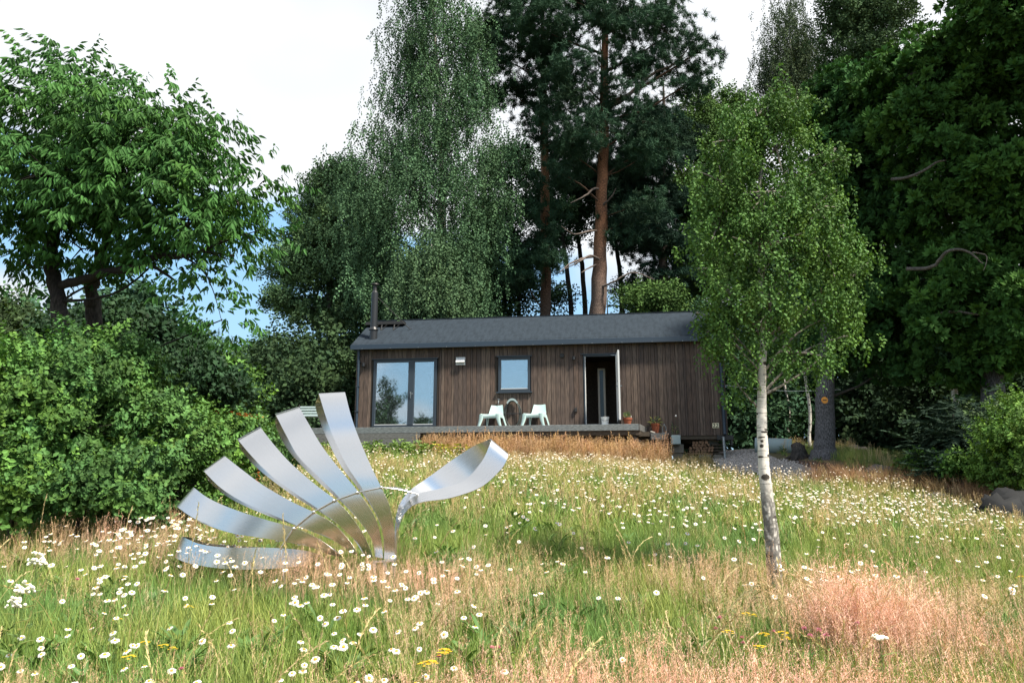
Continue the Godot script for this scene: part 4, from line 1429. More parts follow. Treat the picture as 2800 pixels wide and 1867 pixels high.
func build_sculpture() -> void:
	var foot := crop_at(1490, 1260, 0.0)
	var sc := thing("metal_sculpture", "fan shaped sculpture of looped brushed steel strips standing in the daisies", "sculpture", Vector3.ZERO)
	var shifts := [19.0, 14.0, 11.0, 9.0, 3.0, -7.0]
	for p in PETALS:
		var rows := []
		var side_step: float = shifts.pop_front()
		for i in p.size():
			rows.append([p[i][0], p[i][1], p[i][2], p[i][3], FRONT_Z[i]])
		var loop := []
		for i in rows.size():
			loop.append(rows[i] + [0.0])
		for e in BACK:                                          # the strip turns over at the tip and runs back behind itself, a little to the left
			var q := along(rows, e[0])
			var dir := Vector2(q[2] - q[0], q[3] - q[1]).normalized()
			var sh: Vector2 = -dir * side_step * smoothstep(0.28, 0.72, e[0]) * (1.0 - smoothstep(0.94, 1.0, e[0]))
			loop.append([q[0] + sh.x, q[1] + sh.y, q[2] + sh.x, q[3] + sh.y, e[1], 0.0])
		var secs := []
		for i in 97:
			var q := along(loop, i / 96.0)
			secs.append([at(q[0], q[1], 6.5 - q[4]), at(q[2], q[3], 6.5 - q[4])])
		part("petal", strip(secs), M.metal, sc)
	var secs := []
	for i in 113:
		var q := along(LAST, i / 112.0)
		secs.append([crop_at(q[0], q[1], q[4]), crop_at(q[2], q[3], q[5])])
	var lp := part("petal", strip(secs), M.metal, sc)
	lp.set_meta("label", "single loop reaching out to the right")
	# the thin rod that ties the loops together
	var rod := MB.new()
	var pts := []
	for q in [[780, 1108, 0.15], [868, 972, 0.17], [1000, 864, 0.175], [1132, 790, 0.175], [1285, 736, 0.175], [1445, 702, 0.165], [1560, 716, 0.10], [1682, 745, 0.05]]:
		pts.append(crop_at(q[0], q[1], q[2]))
	rod.tube(pts, [0.006, 0.006, 0.006, 0.006, 0.006, 0.006, 0.006, 0.006], 8)
	part("tie_rod", rod.mesh(), M.metal, sc)
	rod = MB.new()
	rod.tube([crop_at(1445, 704, 0.16), crop_at(1540, 702, 0.0), crop_at(1640, 728, -0.16)], [0.005, 0.005, 0.005], 8)
	part("tie_rod", rod.mesh(), M.metal, sc)
	for q in [[868, 972], [1000, 864], [1132, 790], [1285, 736], [1445, 702]]:
		var nt := MB.new()
		nt.blob(crop_at(q[0], q[1], 0.172), Vector3(0.014, 0.014, 0.014), 0.0, 1, 5, 8)
		part("bolt", nt.mesh(), M.metal, sc)
	var fl := MB.new()
	var c0 := crop_at(1395, 1190, 0.06)
	var c1 := crop_at(1535, 1182, 0.02)
	fl.bar(c0, c1, 0.10, 0.012)
	part("foot_plate", fl.mesh(), M.metal, sc)
	for q in [[1402, 1185, 0.05], [1470, 1185, 0.04], [1528, 1185, 0.03]]:
		var lg := MB.new()
		var p := crop_at(q[0], q[1], q[2])
		lg.bar(p, Vector3(p.x + 0.005, ground(p.x, p.z) - 0.1, p.z), 0.03, 0.006, Vector3(0, 0, 1))
		part("leg", lg.mesh(), M.metal, sc)
	var pr := MB.new()
	var pa := crop_at(786, 1112, 0.14)
	pr.tube([pa, Vector3(pa.x + 0.09, ground(pa.x, pa.z) - 0.05, pa.z + 0.05)], [0.006, 0.006], 8)
	part("prop", pr.mesh(), M.metal, sc)


# ---------------------------------------------------------------- trees
# o: name, label, category, group; trunk [[px, py, depth, radius], ...] from the foot up; lobes [[px, py, depth, rx px, ry px, rz m, share], ...];
# sprig (mesh), mode, n (sprigs), clump (metres), flat, scale, color, vary, gap
func make_tree(o: Dictionary) -> Node3D:
	var pts := []
	var radii := []
	for q in o.trunk:
		pts.append(at(q[0], q[1], q[2]))
		radii.append(q[3])
	if o.get("foot", true):                                        # carry the trunk down to the ground
		var p: Vector3 = pts[0]
		pts.push_front(Vector3(p.x, minf(ground(p.x, p.z) - 0.15, p.y - 0.1), p.z))
		radii.push_front(radii[0] * 1.12)
	var lobes := []
	for l in o.lobes:
		var k := mpp(l[1], l[2])
		lobes.append([at(l[0], l[1], l[2]), Vector3(l[3] * k, l[4] * k, l[5]), l[6] if l.size() > 6 else 1.0])
	return grow(o, pts, radii, lobes)

func refine(pts: Array, radii: Array, wob: float) -> Array:        # a smooth, slightly crooked curve through the points
	var out := []
	var rr := []
	for i in pts.size() - 1:
		var n := 5
		for k in n:
			var t := float(k) / n
			var p: Vector3 = pts[i].cubic_interpolate(pts[i + 1], pts[maxi(i - 1, 0)], pts[mini(i + 2, pts.size() - 1)], t)
			if i + k > 0:
				p += Vector3(rng.randf_range(-1, 1), 0, rng.randf_range(-1, 1)) * wob * radii[i]
			out.append(p)
			rr.append(lerpf(radii[i], radii[i + 1], t))
	out.append(pts[-1])
	rr.append(radii[-1])
	return [out, rr]

func grow(o: Dictionary, pts: Array, radii: Array, lobes: Array) -> Node3D:
	var foot: Vector3 = pts[0]
	var t := thing(o.name, o.label, o.get("category", "tree"), foot, o.get("group", ""))
	var r := refine(pts, radii, o.get("wobble", 0.25))
	var tp: Array = r[0]
	var tr: Array = r[1]
	for i in tp.size():
		tp[i] -= foot
	var sides: int = o.get("sides", 9)
	var cols := []
	var low: Color = o.get("bark_low", Color(0.09, 0.075, 0.065))
	var high: Color = o.get("bark_high", low)
	var change: float = o.get("bark_change", 0.5)
	var top_y: float = tp[-1].y
	for p in tp:
		cols.append(low.lerp(high, smoothstep(change - 0.08, change + 0.08, p.y / maxf(top_y, 0.1))))
	var b := MB.new()
	b.colored = true
	b.rough = o.get("rough", 0.06)
	b.tube(tp, tr, sides, cols)
	part("trunk", b.mesh(), o.get("bark", M.bark), t)
	# limbs out to every lobe, twigs to the clumps
	var lm := MB.new()
	lm.colored = true
	lm.col = o.get("limb_color", high)
	lm.rough = 0.05
	var tfs := []
	var cols2 := []
	var total := 0.0
	for l in lobes:
		total += l[1].x * l[1].y * l[2]
	var n: int = o.n
	var base: Color = o.color
	var vary: float = o.get("vary", 0.25)
	var clump: float = o.get("clump", 0.35)
	var per: int = o.get("per", 9)
	var sc: Vector2 = o.get("scale", Vector2(0.8, 1.25))
	var mode: String = o.get("mode", "up")
	var flat: float = o.get("flat", 0.7)
	var gf: float = o.get("gap_freq", 0.5)
	var gl: float = o.get("gap", -0.35)
	var leave: float = o.get("leave", 0.35)
	var yellow: Color = o.get("yellow", Color(1.5, 1.25, 0.8))
	for l in lobes:
		var c: Vector3 = l[0] - foot
		var rad: Vector3 = l[1]
		var near := 0
		for i in tp.size():
			if tp[i].y < top_y * o.get("limb_min", 0.0):
				near = i
		var first := near
		for i in range(first, tp.size()):                           # leave the trunk some way below the lobe
			if tp[i].distance_squared_to(c - Vector3(0, rad.y * 0.8 + (Vector2(c.x - tp[i].x, c.z - tp[i].z)).length() * leave, 0)) < tp[near].distance_squared_to(c - Vector3(0, rad.y * 0.8 + (Vector2(c.x - tp[near].x, c.z - tp[near].z)).length() * leave, 0)):
				near = i
		if o.get("limbs", true) and l[2] > 0.45:
			var a: Vector3 = tp[near]
			var br: float = minf(tr[near] * 0.5, 0.012 + 0.018 * a.distance_to(c)) * o.get("limb_thick", 1.0)
			var m := a.lerp(c, 0.5) + Vector3(0, -0.08 * a.distance_to(c) * o.get("sag", 1.0), 0) + rand_dir() * 0.08 * a.distance_to(c)
			var q := refine([a, m, c], [br, br * 0.7, br * 0.3], 0.6)
			lm.tube(q[0], q[1], 5, [], false)
		var count := int(n * rad.x * rad.y * l[2] / total)
		var nc := maxi(int(count / per), 3)
		var made := 0
		var tries := 0
		while made < nc and tries < nc * 6:
			tries += 1
			var d := rand_dir()
			var k := pow(rng.randf(), 0.33)
			k = maxf(k, 0.30)
			var p := c + d * rad * k
			var g := gap.get_noise_3dv((p + foot) * gf)
			if g < gl:
				continue
			made += 1
			if o.get("limbs", true) and made % int(o.get("twig", 3)) == 0:
				lm.tube([c.lerp(p, 0.0), c.lerp(p, 0.55) + rand_dir() * 0.05 * c.distance_to(p), p], [0.012 + 0.004 * c.distance_to(p), 0.008, 0.004], 3, [], false)
			var tone := 1.0 + rng.randf_range(-vary, vary)
			var yel: float = rng.randf() * rng.randf() * o.get("yellow_by", 0.6)
			for i in per:
				var e := Vector3(rng.randfn(), rng.randfn() * flat, rng.randfn()) * clump * 0.5
				var pos := p + e
				var out := (Vector3(pos.x - c.x, (pos.y - c.y) * 0.8 + 0.25 * rad.y, pos.z - c.z) / maxf(rad.length(), 0.01)).normalized()
				var s := rng.randf_range(sc.x, sc.y)
				tfs.append(Transform3D(aim(mode, out).scaled(Vector3(s, s, s)), pos))
				var cc := base * (tone * rng.randf_range(0.85, 1.15))
				cc = cc.lerp(cc * yellow, yel)
				cc.a = 1.0
				cols2.append(cc)
	if lm.v.size():
		part("limbs", lm.mesh(), o.get("limb_bark", M.bark), t)
	swarm("crown", o.sprig, o.get("mat", M.far_leaf), tfs, cols2, t)
	return t

func aim(mode: String, out: Vector3) -> Basis:
	match mode:
		"hang":
			return Basis(Vector3.UP, rng.randf() * TAU) * Basis(Vector3.RIGHT, rng.randf_range(-0.45, 0.45))
		"out":
			var f := (Vector3(out.x, 0.15 * out.y, out.z) + rand_dir() * 0.55)
			f.y = clampf(f.y, -0.5, 0.4)
			f = f.normalized()
			var x := Vector3.UP.cross(f).normalized()
			return Basis(x, f.cross(x), f)
		"up":
			var y := (out + Vector3(0, 0.35, 0) + rand_dir() * 0.6).normalized()
			var x := y.cross(rand_dir()).normalized()
			return Basis(x, y, x.cross(y))
		_:
			return Basis(rand_dir(), rng.randf() * TAU)

# a tree or tall shrub far back, described by its place and the outline it shows: an egg of lobes on a stem
func back_tree(o: Dictionary, px: float, d: float, top_py: float, width_px: float, bare := 0.12) -> Node3D:
	var p := at(px, 933.0, d)
	var foot := Vector3(p.x, ground(p.x, p.z) - 0.2, p.z)
	var top := at(px, top_py, d)
	top.x = foot.x
	var h := top.y - foot.y
	var w := width_px * mpp(top_py, d) * 0.5
	var lobes := []
	var kind: String = o.get("shape", "egg")
	var n := 9 if kind == "egg" else 11
	for i in n:
		var t := (i + 0.5) / n
		var y := lerpf(bare, 0.97, t)
		var wide := (sin(PI * pow(t, 0.75) * 0.93 + 0.2)) if kind == "egg" else (1.08 - t)
		wide = maxf(wide, 0.12)
		var a := i * 2.4
		var off := 0.42 if kind == "egg" else 0.15
		lobes.append([foot + Vector3(cos(a) * w * wide * off, h * y, sin(a) * w * wide * off), Vector3(w * wide * (0.72 if kind == "egg" else 0.9), h / n * (1.15 if kind == "egg" else 0.75), w * wide * 0.72), 1.0])
	var tr := maxf(0.012 * h, 0.05)
	return grow(o, [foot, foot + Vector3(0.05 * w, h * 0.4, 0), foot + Vector3(-0.03 * w, h * 0.75, 0), foot + Vector3(0, h * 0.95, 0)], [tr, tr * 0.75, tr * 0.4, 0.02], lobes)

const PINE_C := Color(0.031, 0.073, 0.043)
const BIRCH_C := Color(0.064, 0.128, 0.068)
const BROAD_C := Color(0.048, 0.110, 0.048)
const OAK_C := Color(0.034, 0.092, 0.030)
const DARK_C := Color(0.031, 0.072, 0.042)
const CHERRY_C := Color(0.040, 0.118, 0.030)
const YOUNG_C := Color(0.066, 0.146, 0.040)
const SHRUB_C := Color(0.070, 0.162, 0.042)

func build_trees() -> void:
	# the old cherry on the left
	make_tree({name = "cherry_tree", mat = M.leaf, label = "old cherry tree with drooping leaves and a long low limb, standing above the left thicket", group = "", n = 2900, per = 8, color = CHERRY_C, vary = 0.3, yellow_by = 0.9, sprig = S.cherry, mode = "out", clump = 0.34, flat = 0.8, gap_freq = 1.6, gap = -0.28, scale = Vector2(0.8, 1.15),
		bark_low = Color(0.075, 0.062, 0.058), bark_high = Color(0.03, 0.025, 0.024), rough = 0.16, sides = 14, wobble = 0.2, limb_color = Color(0.035, 0.028, 0.027), twig = 2, limb_thick = 0.45, leave = 0.0,
		trunk = [[168, 960, 9.9, 0.12], [166, 880, 9.9, 0.10], [150, 790, 9.9, 0.088], [138, 700, 9.9, 0.085], [150, 600, 9.8, 0.07], [180, 480, 9.7, 0.05], [200, 340, 9.6, 0.03], [205, 220, 9.6, 0.012]],
		lobes = [[40, 385, 9.8, 150, 110, 0.8], [190, 300, 9.7, 165, 100, 0.9], [330, 345, 9.4, 140, 105, 0.8], [130, 470, 9.2, 170, 100, 0.8], [390, 450, 9.3, 180, 100, 0.8], [540, 490, 9.4, 120, 90, 0.7], [650, 550, 9.4, 85, 65, 0.5, 0.8], [530, 600, 9.3, 120, 65, 0.6, 0.9], [350, 590, 9.6, 180, 75, 0.8], [80, 600, 9.9, 150, 70, 0.8], [185, 195, 9.6, 75, 40, 0.4, 0.7], [430, 330, 9.4, 85, 70, 0.5], [580, 340, 9.4, 45, 25, 0.3, 0.7], [720, 495, 9.4, 50, 25, 0.3, 0.35], [600, 660, 9.3, 90, 40, 0.5, 0.3], [560, 765, 9.3, 50, 30, 0.35, 0.3], [605, 875, 9.3, 22, 22, 0.15, 0.6], [670, 640, 9.3, 55, 35, 0.4, 0.22], [30, 690, 9.8, 110, 50, 0.5, 0.8], [220, 680, 9.7, 110, 45, 0.5, 0.7], [420, 680, 9.5, 110, 40, 0.5, 0.7]]})
	var limb := MB.new()
	limb.colored = true
	limb.rough = 0.12
	limb.col = Color(0.032, 0.026, 0.025)
	var cherry: Node3D = get_node("cherry_tree")
	for path in [[[160, 780, 9.9, 0.06], [205, 770, 9.75, 0.056], [250, 757, 9.6, 0.052], [290, 743, 9.5, 0.05], [370, 731, 9.4, 0.045], [425, 700, 9.35, 0.04], [488, 702, 9.3, 0.03], [545, 688, 9.3, 0.02], [640, 700, 9.3, 0.01]], [[545, 688, 9.3, 0.018], [600, 665, 9.3, 0.012], [670, 640, 9.35, 0.008], [735, 625, 9.4, 0.003]], [[500, 702, 9.3, 0.014], [550, 735, 9.3, 0.009], [580, 790, 9.3, 0.006], [606, 880, 9.3, 0.003]], [[560, 690, 9.3, 0.01], [600, 700, 9.3, 0.007], [650, 720, 9.3, 0.003]], [[395, 718, 9.4, 0.025], [430, 735, 9.4, 0.02], [475, 765, 9.4, 0.012]], [[480, 700, 9.3, 0.025], [500, 650, 9.3, 0.018], [520, 590, 9.3, 0.01]], [[255, 900, 10.4, 0.10], [248, 820, 10.3, 0.085], [262, 740, 10.2, 0.07], [300, 620, 10.0, 0.05], [330, 480, 9.8, 0.03], [340, 360, 9.6, 0.015]]]:
		var pp := []
		var rr := []
		for q in path:
			pp.append(at(q[0], q[1], q[2]) - cherry.position)
			rr.append(q[3])
		if pp[0].z < -0.3:
			pp.push_front(Vector3(pp[0].x, -0.1, pp[0].z))
			rr.push_front(0.12)
			limb.col = Color(0.07, 0.058, 0.055)
		var q2 := refine(pp, rr, 0.35)
		limb.tube(q2[0], q2[1], 11, [], true)
	part("long_limb", limb.mesh(), M.bark, cherry)

	# the young birch in the meadow
	make_tree({name = "young_birch", mat = M.leaf, label = "young birch with white trunk and fresh green leaves standing alone in the meadow", n = 3000, per = 7, color = YOUNG_C, vary = 0.28, yellow_by = 0.9, sprig = S.birch_near, mode = "hang", clump = 0.14, flat = 1.0, gap_freq = 2.9, gap = -0.02, scale = Vector2(0.48, 0.74),
		bark = M.birch_young, limb_color = Color(0.40, 0.37, 0.33), limb_thick = 0.75, leave = 0.7, limb_min = 0.36, limb_bark = M.bark, rough = 0.05, sides = 16, wobble = 0.05, sag = -0.6, twig = 3,
		trunk = [[2120, 1590, 6.6, 0.06], [2113, 1480, 6.6, 0.057], [2101, 1380, 6.6, 0.052], [2091, 1290, 6.6, 0.045], [2086, 1200, 6.6, 0.042], [2083, 1120, 6.6, 0.04], [2085, 1020, 6.6, 0.033], [2088, 900, 6.6, 0.027], [2078, 720, 6.6, 0.02], [2074, 560, 6.6, 0.014], [2090, 400, 6.6, 0.009], [2106, 250, 6.6, 0.003]],
		lobes = [[2119, 247, 6.6, 40, 42, 0.15], [2179, 267, 6.6, 26, 42, 0.15, 0.7], [2063, 297, 6.6, 31, 47, 0.15, 0.7], [1993, 305, 6.6, 22, 50, 0.15, 0.6], [2286, 405, 6.6, 26, 50, 0.15, 0.8], [2305, 615, 6.6, 31, 60, 0.2, 0.8], [2379, 715, 6.6, 26, 14, 0.1, 0.6], [2277, 955, 6.6, 53, 16, 0.15, 0.6], [2314, 845, 6.6, 44, 25, 0.2, 0.7], [1905, 853, 6.6, 44, 20, 0.15, 0.6], [2081, 305, 6.6, 66, 65, 0.25], [2160, 305, 6.5, 53, 70, 0.2], [2012, 385, 6.6, 66, 75, 0.25], [2123, 405, 6.6, 92, 90, 0.3], [1974, 495, 6.6, 84, 85, 0.3], [2095, 525, 6.5, 132, 100, 0.35], [2258, 450, 6.6, 53, 50, 0.2], [2230, 565, 6.6, 92, 90, 0.3], [1960, 625, 6.6, 84, 95, 0.3], [2091, 675, 6.5, 132, 110, 0.4], [2258, 685, 6.6, 88, 90, 0.3], [2342, 750, 6.6, 37, 28, 0.15, 0.8], [2109, 843, 6.5, 114, 85, 0.35], [2240, 815, 6.6, 88, 65, 0.3], [2305, 920, 6.6, 40, 20, 0.15, 0.7], [1998, 923, 6.6, 66, 55, 0.25], [2165, 963, 6.6, 88, 50, 0.3], [2063, 1013, 6.5, 62, 30, 0.2, 0.8], [2012, 1043, 6.6, 22, 40, 0.15, 0.7], [1909, 735, 6.6, 40, 25, 0.15, 0.6], [1914, 535, 6.6, 35, 25, 0.15, 0.6], [1928, 913, 6.6, 35, 18, 0.15, 0.5], [2002, 808, 6.6, 70, 70, 0.3]]})

	# the tall weeping birch behind the cabin
	make_tree({name = "weeping_birch", label = "tall weeping birch behind the cabin, left of the pines, its pale trunk showing through", n = 6600, per = 16, color = BIRCH_C, vary = 0.38, yellow_by = 0.35, sprig = S.birch_far, mode = "hang", clump = 0.85, flat = 1.1, gap_freq = 0.42, gap = -0.12, bark = M.birch, limb_color = Color(0.20, 0.18, 0.16), sag = -0.6, twig = 4,
		group = "", trunk = [[1195, 1080, 31, 0.24], [1200, 800, 31, 0.21], [1207, 600, 31, 0.18], [1210, 420, 31, 0.15], [1200, 250, 31, 0.11], [1185, 60, 31, 0.06], [1180, -160, 31, 0.02]],
		lobes = [[1180, -120, 31, 100, 110, 1.6], [1160, 40, 31, 110, 90, 1.8], [1260, 90, 31, 85, 80, 1.6], [1100, 150, 31, 75, 70, 1.5], [1200, 200, 31, 120, 80, 2.0], [1300, 200, 31, 55, 60, 1.3], [1110, 280, 31, 80, 60, 1.5], [1240, 300, 30.5, 110, 80, 2.0], [1060, 390, 31, 100, 70, 1.7], [1180, 410, 30.5, 140, 80, 2.2], [1310, 420, 31, 80, 80, 1.6], [1020, 500, 31, 100, 80, 1.8], [1140, 540, 30.5, 140, 90, 2.2], [1290, 560, 30.5, 110, 90, 2.0], [1000, 620, 31, 110, 80, 1.8], [1120, 680, 30, 140, 80, 2.2], [1280, 680, 30.5, 100, 80, 2.0], [1060, 770, 30.5, 120, 70, 2.0], [1220, 790, 30, 130, 60, 2.0]]})
	make_tree({name = "weeping_birch", label = "small pale green birch close behind the cabin roof, below the tall weeping birch", n = 1300, per = 10, color = Color(0.066, 0.122, 0.064), vary = 0.2, yellow_by = 0.3, sprig = S.birch_far, mode = "hang", clump = 0.6, flat = 1.1, gap_freq = 0.6, gap = -0.3, bark = M.birch, limb_color = Color(0.2, 0.18, 0.16), sag = -0.6,
		trunk = [[1185, 1000, 28.6, 0.08], [1183, 800, 28.6, 0.06], [1180, 660, 28.6, 0.02]], lobes = [[1180, 690, 28.6, 55, 45, 0.8], [1160, 760, 28.6, 75, 55, 1.0], [1215, 800, 28.6, 70, 50, 1.0], [1130, 830, 28.6, 60, 40, 0.9]]})
	make_tree({name = "aspen", label = "leafy aspen behind the cabin's left end and chimney, sky showing low through it", n = 3600, per = 11, color = Color(0.080, 0.150, 0.075), vary = 0.3, sprig = S.broad, mode = "up", clump = 0.6, gap_freq = 0.55, gap = -0.18, bark_low = Color(0.12, 0.115, 0.1), twig = 3,
		trunk = [[905, 1060, 34, 0.16], [900, 800, 34, 0.13], [885, 600, 34, 0.09], [890, 440, 34, 0.03]],
		lobes = [[900, 500, 34, 55, 40, 1.2], [965, 500, 34, 55, 50, 1.2], [865, 570, 34, 65, 45, 1.5], [950, 600, 34, 80, 60, 1.6], [810, 640, 34, 45, 30, 1.2, 0.6], [880, 680, 34, 100, 60, 1.6], [800, 730, 34, 75, 45, 1.3], [940, 760, 34, 80, 60, 1.5], [770, 820, 34, 55, 40, 1.2], [860, 840, 34, 90, 45, 1.5]]})
	# pines
	make_tree({name = "pine_tree", label = "tall pine with the thick orange trunk rising behind the middle of the cabin roof", n = 3700, per = 16, color = PINE_C, vary = 0.4, yellow_by = 0.3, sprig = S.pine, mat = M.needle, mode = "up", clump = 0.85, flat = 0.42, gap_freq = 0.38, gap = -0.18, scale = Vector2(1.0, 1.7), bark_low = Color(0.17, 0.125, 0.105), bark_high = Color(0.31, 0.145, 0.075), bark_change = 0.36, rough = 0.07, sides = 14, wobble = 0.12, limb_color = Color(0.13, 0.075, 0.05), sag = 0.4, twig = 2,
		trunk = [[1627, 1090, 31, 0.38], [1634, 860, 31, 0.33], [1640, 700, 31, 0.275], [1646, 520, 31, 0.23], [1652, 330, 31, 0.20], [1654, 100, 31, 0.14], [1650, -150, 31, 0.08]],
		lobes = [[1640, -120, 31, 200, 60, 2.2], [1560, 0, 31, 110, 40, 1.6], [1740, 20, 30.5, 130, 45, 1.7], [1480, 80, 31, 110, 40, 1.6], [1640, 100, 30, 110, 40, 1.8], [1830, 95, 30.5, 100, 45, 1.6], [1900, 150, 30.5, 50, 50, 1.0], [1770, 180, 31, 100, 35, 1.6], [1580, 190, 30, 110, 35, 1.8], [1880, 230, 30.5, 55, 30, 1.0], [1700, 260, 30, 90, 35, 1.6], [1540, 290, 30.5, 90, 35, 1.6], [1620, 360, 29.5, 110, 35, 1.6], [1760, 330, 30.5, 90, 40, 1.5], [1560, 420, 31, 70, 28, 1.4], [1740, 440, 31, 70, 32, 1.4], [1790, 400, 31, 80, 40, 1.5], [1700, 610, 31, 50, 32, 1.0, 0.8], [1740, 560, 31, 60, 35, 1.2, 0.8], [1530, 470, 30, 60, 25, 1.0]]})
	var pine: Node3D = get_node("pine_tree")
	var dead := MB.new()
	dead.colored = true
	dead.col = Color(0.22, 0.18, 0.16)
	for path in [[[1640, 700, 31, 0.06], [1600, 705, 30.6, 0.045], [1560, 720, 30.2, 0.03], [1530, 745, 30, 0.012]], [[1640, 710, 30.8, 0.05], [1615, 698, 30.5, 0.04], [1590, 712, 30.2, 0.03], [1545, 735, 30, 0.012]], [[1642, 630, 31, 0.05], [1610, 632, 30.5, 0.04], [1570, 640, 30.2, 0.025], [1535, 618, 30, 0.01]], [[1646, 520, 31, 0.05], [1625, 515, 30.6, 0.05], [1600, 535, 30.3, 0.035], [1560, 555, 30, 0.012]], [[1650, 560, 30.8, 0.05], [1670, 540, 30.4, 0.035], [1685, 515, 30.2, 0.012]], [[1644, 785, 30.8, 0.05], [1680, 770, 30.4, 0.04], [1730, 745, 30.2, 0.03], [1790, 765, 30, 0.01]], [[1655, 300, 31, 0.10], [1720, 260, 30.8, 0.085], [1780, 205, 30.7, 0.065], [1850, 170, 30.6, 0.04], [1895, 110, 30.6, 0.015]], [[1640, 720, 31, 0.045], [1615, 730, 30.6, 0.035], [1590, 745, 30.3, 0.015]]]:
		var pp := []
		var rr := []
		for q in path:
			pp.append(at(q[0], q[1], q[2]) - pine.position)
			rr.append(q[3])
		var q2 := refine(pp, rr, 0.5)
		dead.tube(q2[0], q2[1], 6, [], true)
	part("bare_limbs", dead.mesh(), M.bark, pine)
	make_tree({name = "pine_tree", label = "slimmer pine behind the cabin, between the weeping birch and the thick trunked pine", n = 2500, per = 16, color = PINE_C, vary = 0.4, yellow_by = 0.3, sprig = S.pine, mat = M.needle, mode = "up", clump = 0.8, flat = 0.45, gap_freq = 0.4, gap = -0.18, scale = Vector2(1.0, 1.7), bark_low = Color(0.14, 0.10, 0.08), bark_high = Color(0.36, 0.17, 0.085), bark_change = 0.33, sides = 12, wobble = 0.15, limb_color = Color(0.13, 0.08, 0.055), sag = 0.4, twig = 2,
		trunk = [[1494, 1080, 33, 0.26], [1493, 850, 33, 0.23], [1491, 600, 33, 0.20], [1488, 360, 33, 0.17], [1486, 200, 33, 0.13], [1484, 0, 33, 0.08], [1484, -120, 33, 0.03]],
		lobes = [[1490, -80, 33, 110, 50, 1.8], [1430, 20, 33, 80, 40, 1.6], [1380, 90, 33, 70, 40, 1.5], [1480, 120, 32.5, 110, 40, 1.8], [1370, 160, 33, 60, 35, 1.3], [1440, 190, 32.5, 90, 38, 1.7], [1410, 260, 33, 70, 30, 1.4], [1500, 250, 32.5, 90, 35, 1.6], [1450, 320, 33, 60, 25, 1.3, 0.7], [1530, 400, 33, 80, 30, 1.3, 0.8], [1500, 580, 32, 60, 30, 1.0, 0.8], [1470, 640, 32, 60, 30, 1.0, 0.8], [1490, 720, 32, 75, 35, 1.0, 0.8], [1440, 760, 32, 60, 30, 1.0, 0.6]]})
	make_tree({name = "pine_tree", label = "dark bushy pine behind the cabin, between thick trunked pine and young birch", n = 3000, per = 16, color = Color(0.020, 0.050, 0.035), vary = 0.3, yellow_by = 0.2, sprig = S.pine, mat = M.needle, mode = "up", clump = 0.9, flat = 0.5, gap_freq = 0.4, gap = -0.25, scale = Vector2(1.1, 1.8), bark_low = Color(0.09, 0.07, 0.06), sides = 9, limb_color = Color(0.1, 0.075, 0.06), sag = 0.6, twig = 3,
		trunk = [[1810, 1050, 35, 0.25], [1812, 700, 35, 0.2], [1815, 400, 35, 0.12], [1815, 220, 35, 0.03]],
		lobes = [[1700, 640, 35.5, 70, 45, 1.5], [1600, 400, 35.5, 80, 45, 1.6], [1690, 470, 35.5, 60, 45, 1.5], [1580, 500, 35.5, 60, 35, 1.4], [1800, 300, 35, 60, 45, 1.4], [1760, 380, 35, 80, 45, 1.6], [1840, 390, 35, 60, 50, 1.5], [1790, 470, 34.5, 100, 50, 2.0], [1720, 540, 35, 80, 45, 1.6], [1830, 560, 35, 75, 55, 1.7], [1780, 640, 34.5, 90, 45, 1.8], [1840, 680, 35, 60, 45, 1.5], [1810, 760, 35, 80, 35, 1.6, 0.6]]})
	# slim trees whose bare stems show against the sky above the roof
	var stems := [["young tree with twin dark stems left of the thick pine trunk", [[1600, 1060, 37, 0.13], [1598, 800, 37, 0.12], [1585, 680, 37, 0.10], [1575, 560, 37, 0.06], [1570, 450, 37, 0.02]], [[1560, 480, 37, 70, 50, 1.3], [1610, 560, 37, 55, 45, 1.2], [1540, 640, 37, 60, 45, 1.2, 0.6]], 900],
		["slim dark tree just right of the thick pine trunk", [[1712, 1060, 37, 0.14], [1700, 800, 37, 0.12], [1684, 640, 37, 0.08], [1690, 480, 37, 0.03]], [[1690, 520, 37, 70, 60, 1.3], [1740, 640, 37, 60, 50, 1.3, 0.7], [1760, 780, 37, 60, 40, 1.2, 0.7]], 900],
		["slim leafy tree behind the cabin roof, below the slimmer pine", [[1420, 1060, 38, 0.12], [1418, 800, 38, 0.1], [1400, 600, 38, 0.06], [1400, 440, 38, 0.02]], [[1400, 470, 38, 70, 70, 1.5], [1450, 560, 38, 70, 60, 1.5], [1370, 620, 38, 60, 60, 1.4], [1440, 700, 38, 80, 50, 1.5], [1390, 780, 38, 80, 50, 1.5]], 1900],
		["bright leafy tree rising behind the right end of the cabin roof", [[1960, 1060, 36, 0.2], [1955, 700, 36, 0.15], [1945, 400, 36, 0.08], [1945, 240, 36, 0.02]], [[1950, 270, 36, 70, 50, 1.5], [1890, 340, 36, 75, 60, 1.6], [2010, 340, 36, 75, 60, 1.6], [1950, 430, 36, 110, 70, 2.0], [1890, 540, 36, 90, 70, 1.8], [1980, 600, 36, 100, 80, 2.0], [1920, 740, 36, 100, 70, 1.9]], 3300],
		["low green sapling above the cabin roof, right of the thick pine trunk", [[1790, 1040, 31, 0.06], [1780, 860, 31, 0.04], [1770, 800, 31, 0.02]], [[1765, 820, 31, 50, 30, 0.9], [1810, 830, 31, 45, 25, 0.8]], 500]]
	for s in stems:
		var fresh: bool = s[3] > 3000 or s[3] == 500
		make_tree({name = "slim_tree", label = s[0], n = s[3], per = 10, color = Color(0.058, 0.115, 0.035) if fresh else DARK_C, vary = 0.25, sprig = S.broad, mode = "up", clump = 0.7, gap_freq = 0.5, gap = -0.2, bark_low = Color(0.06, 0.05, 0.045), trunk = s[1], lobes = s[2], twig = 2})
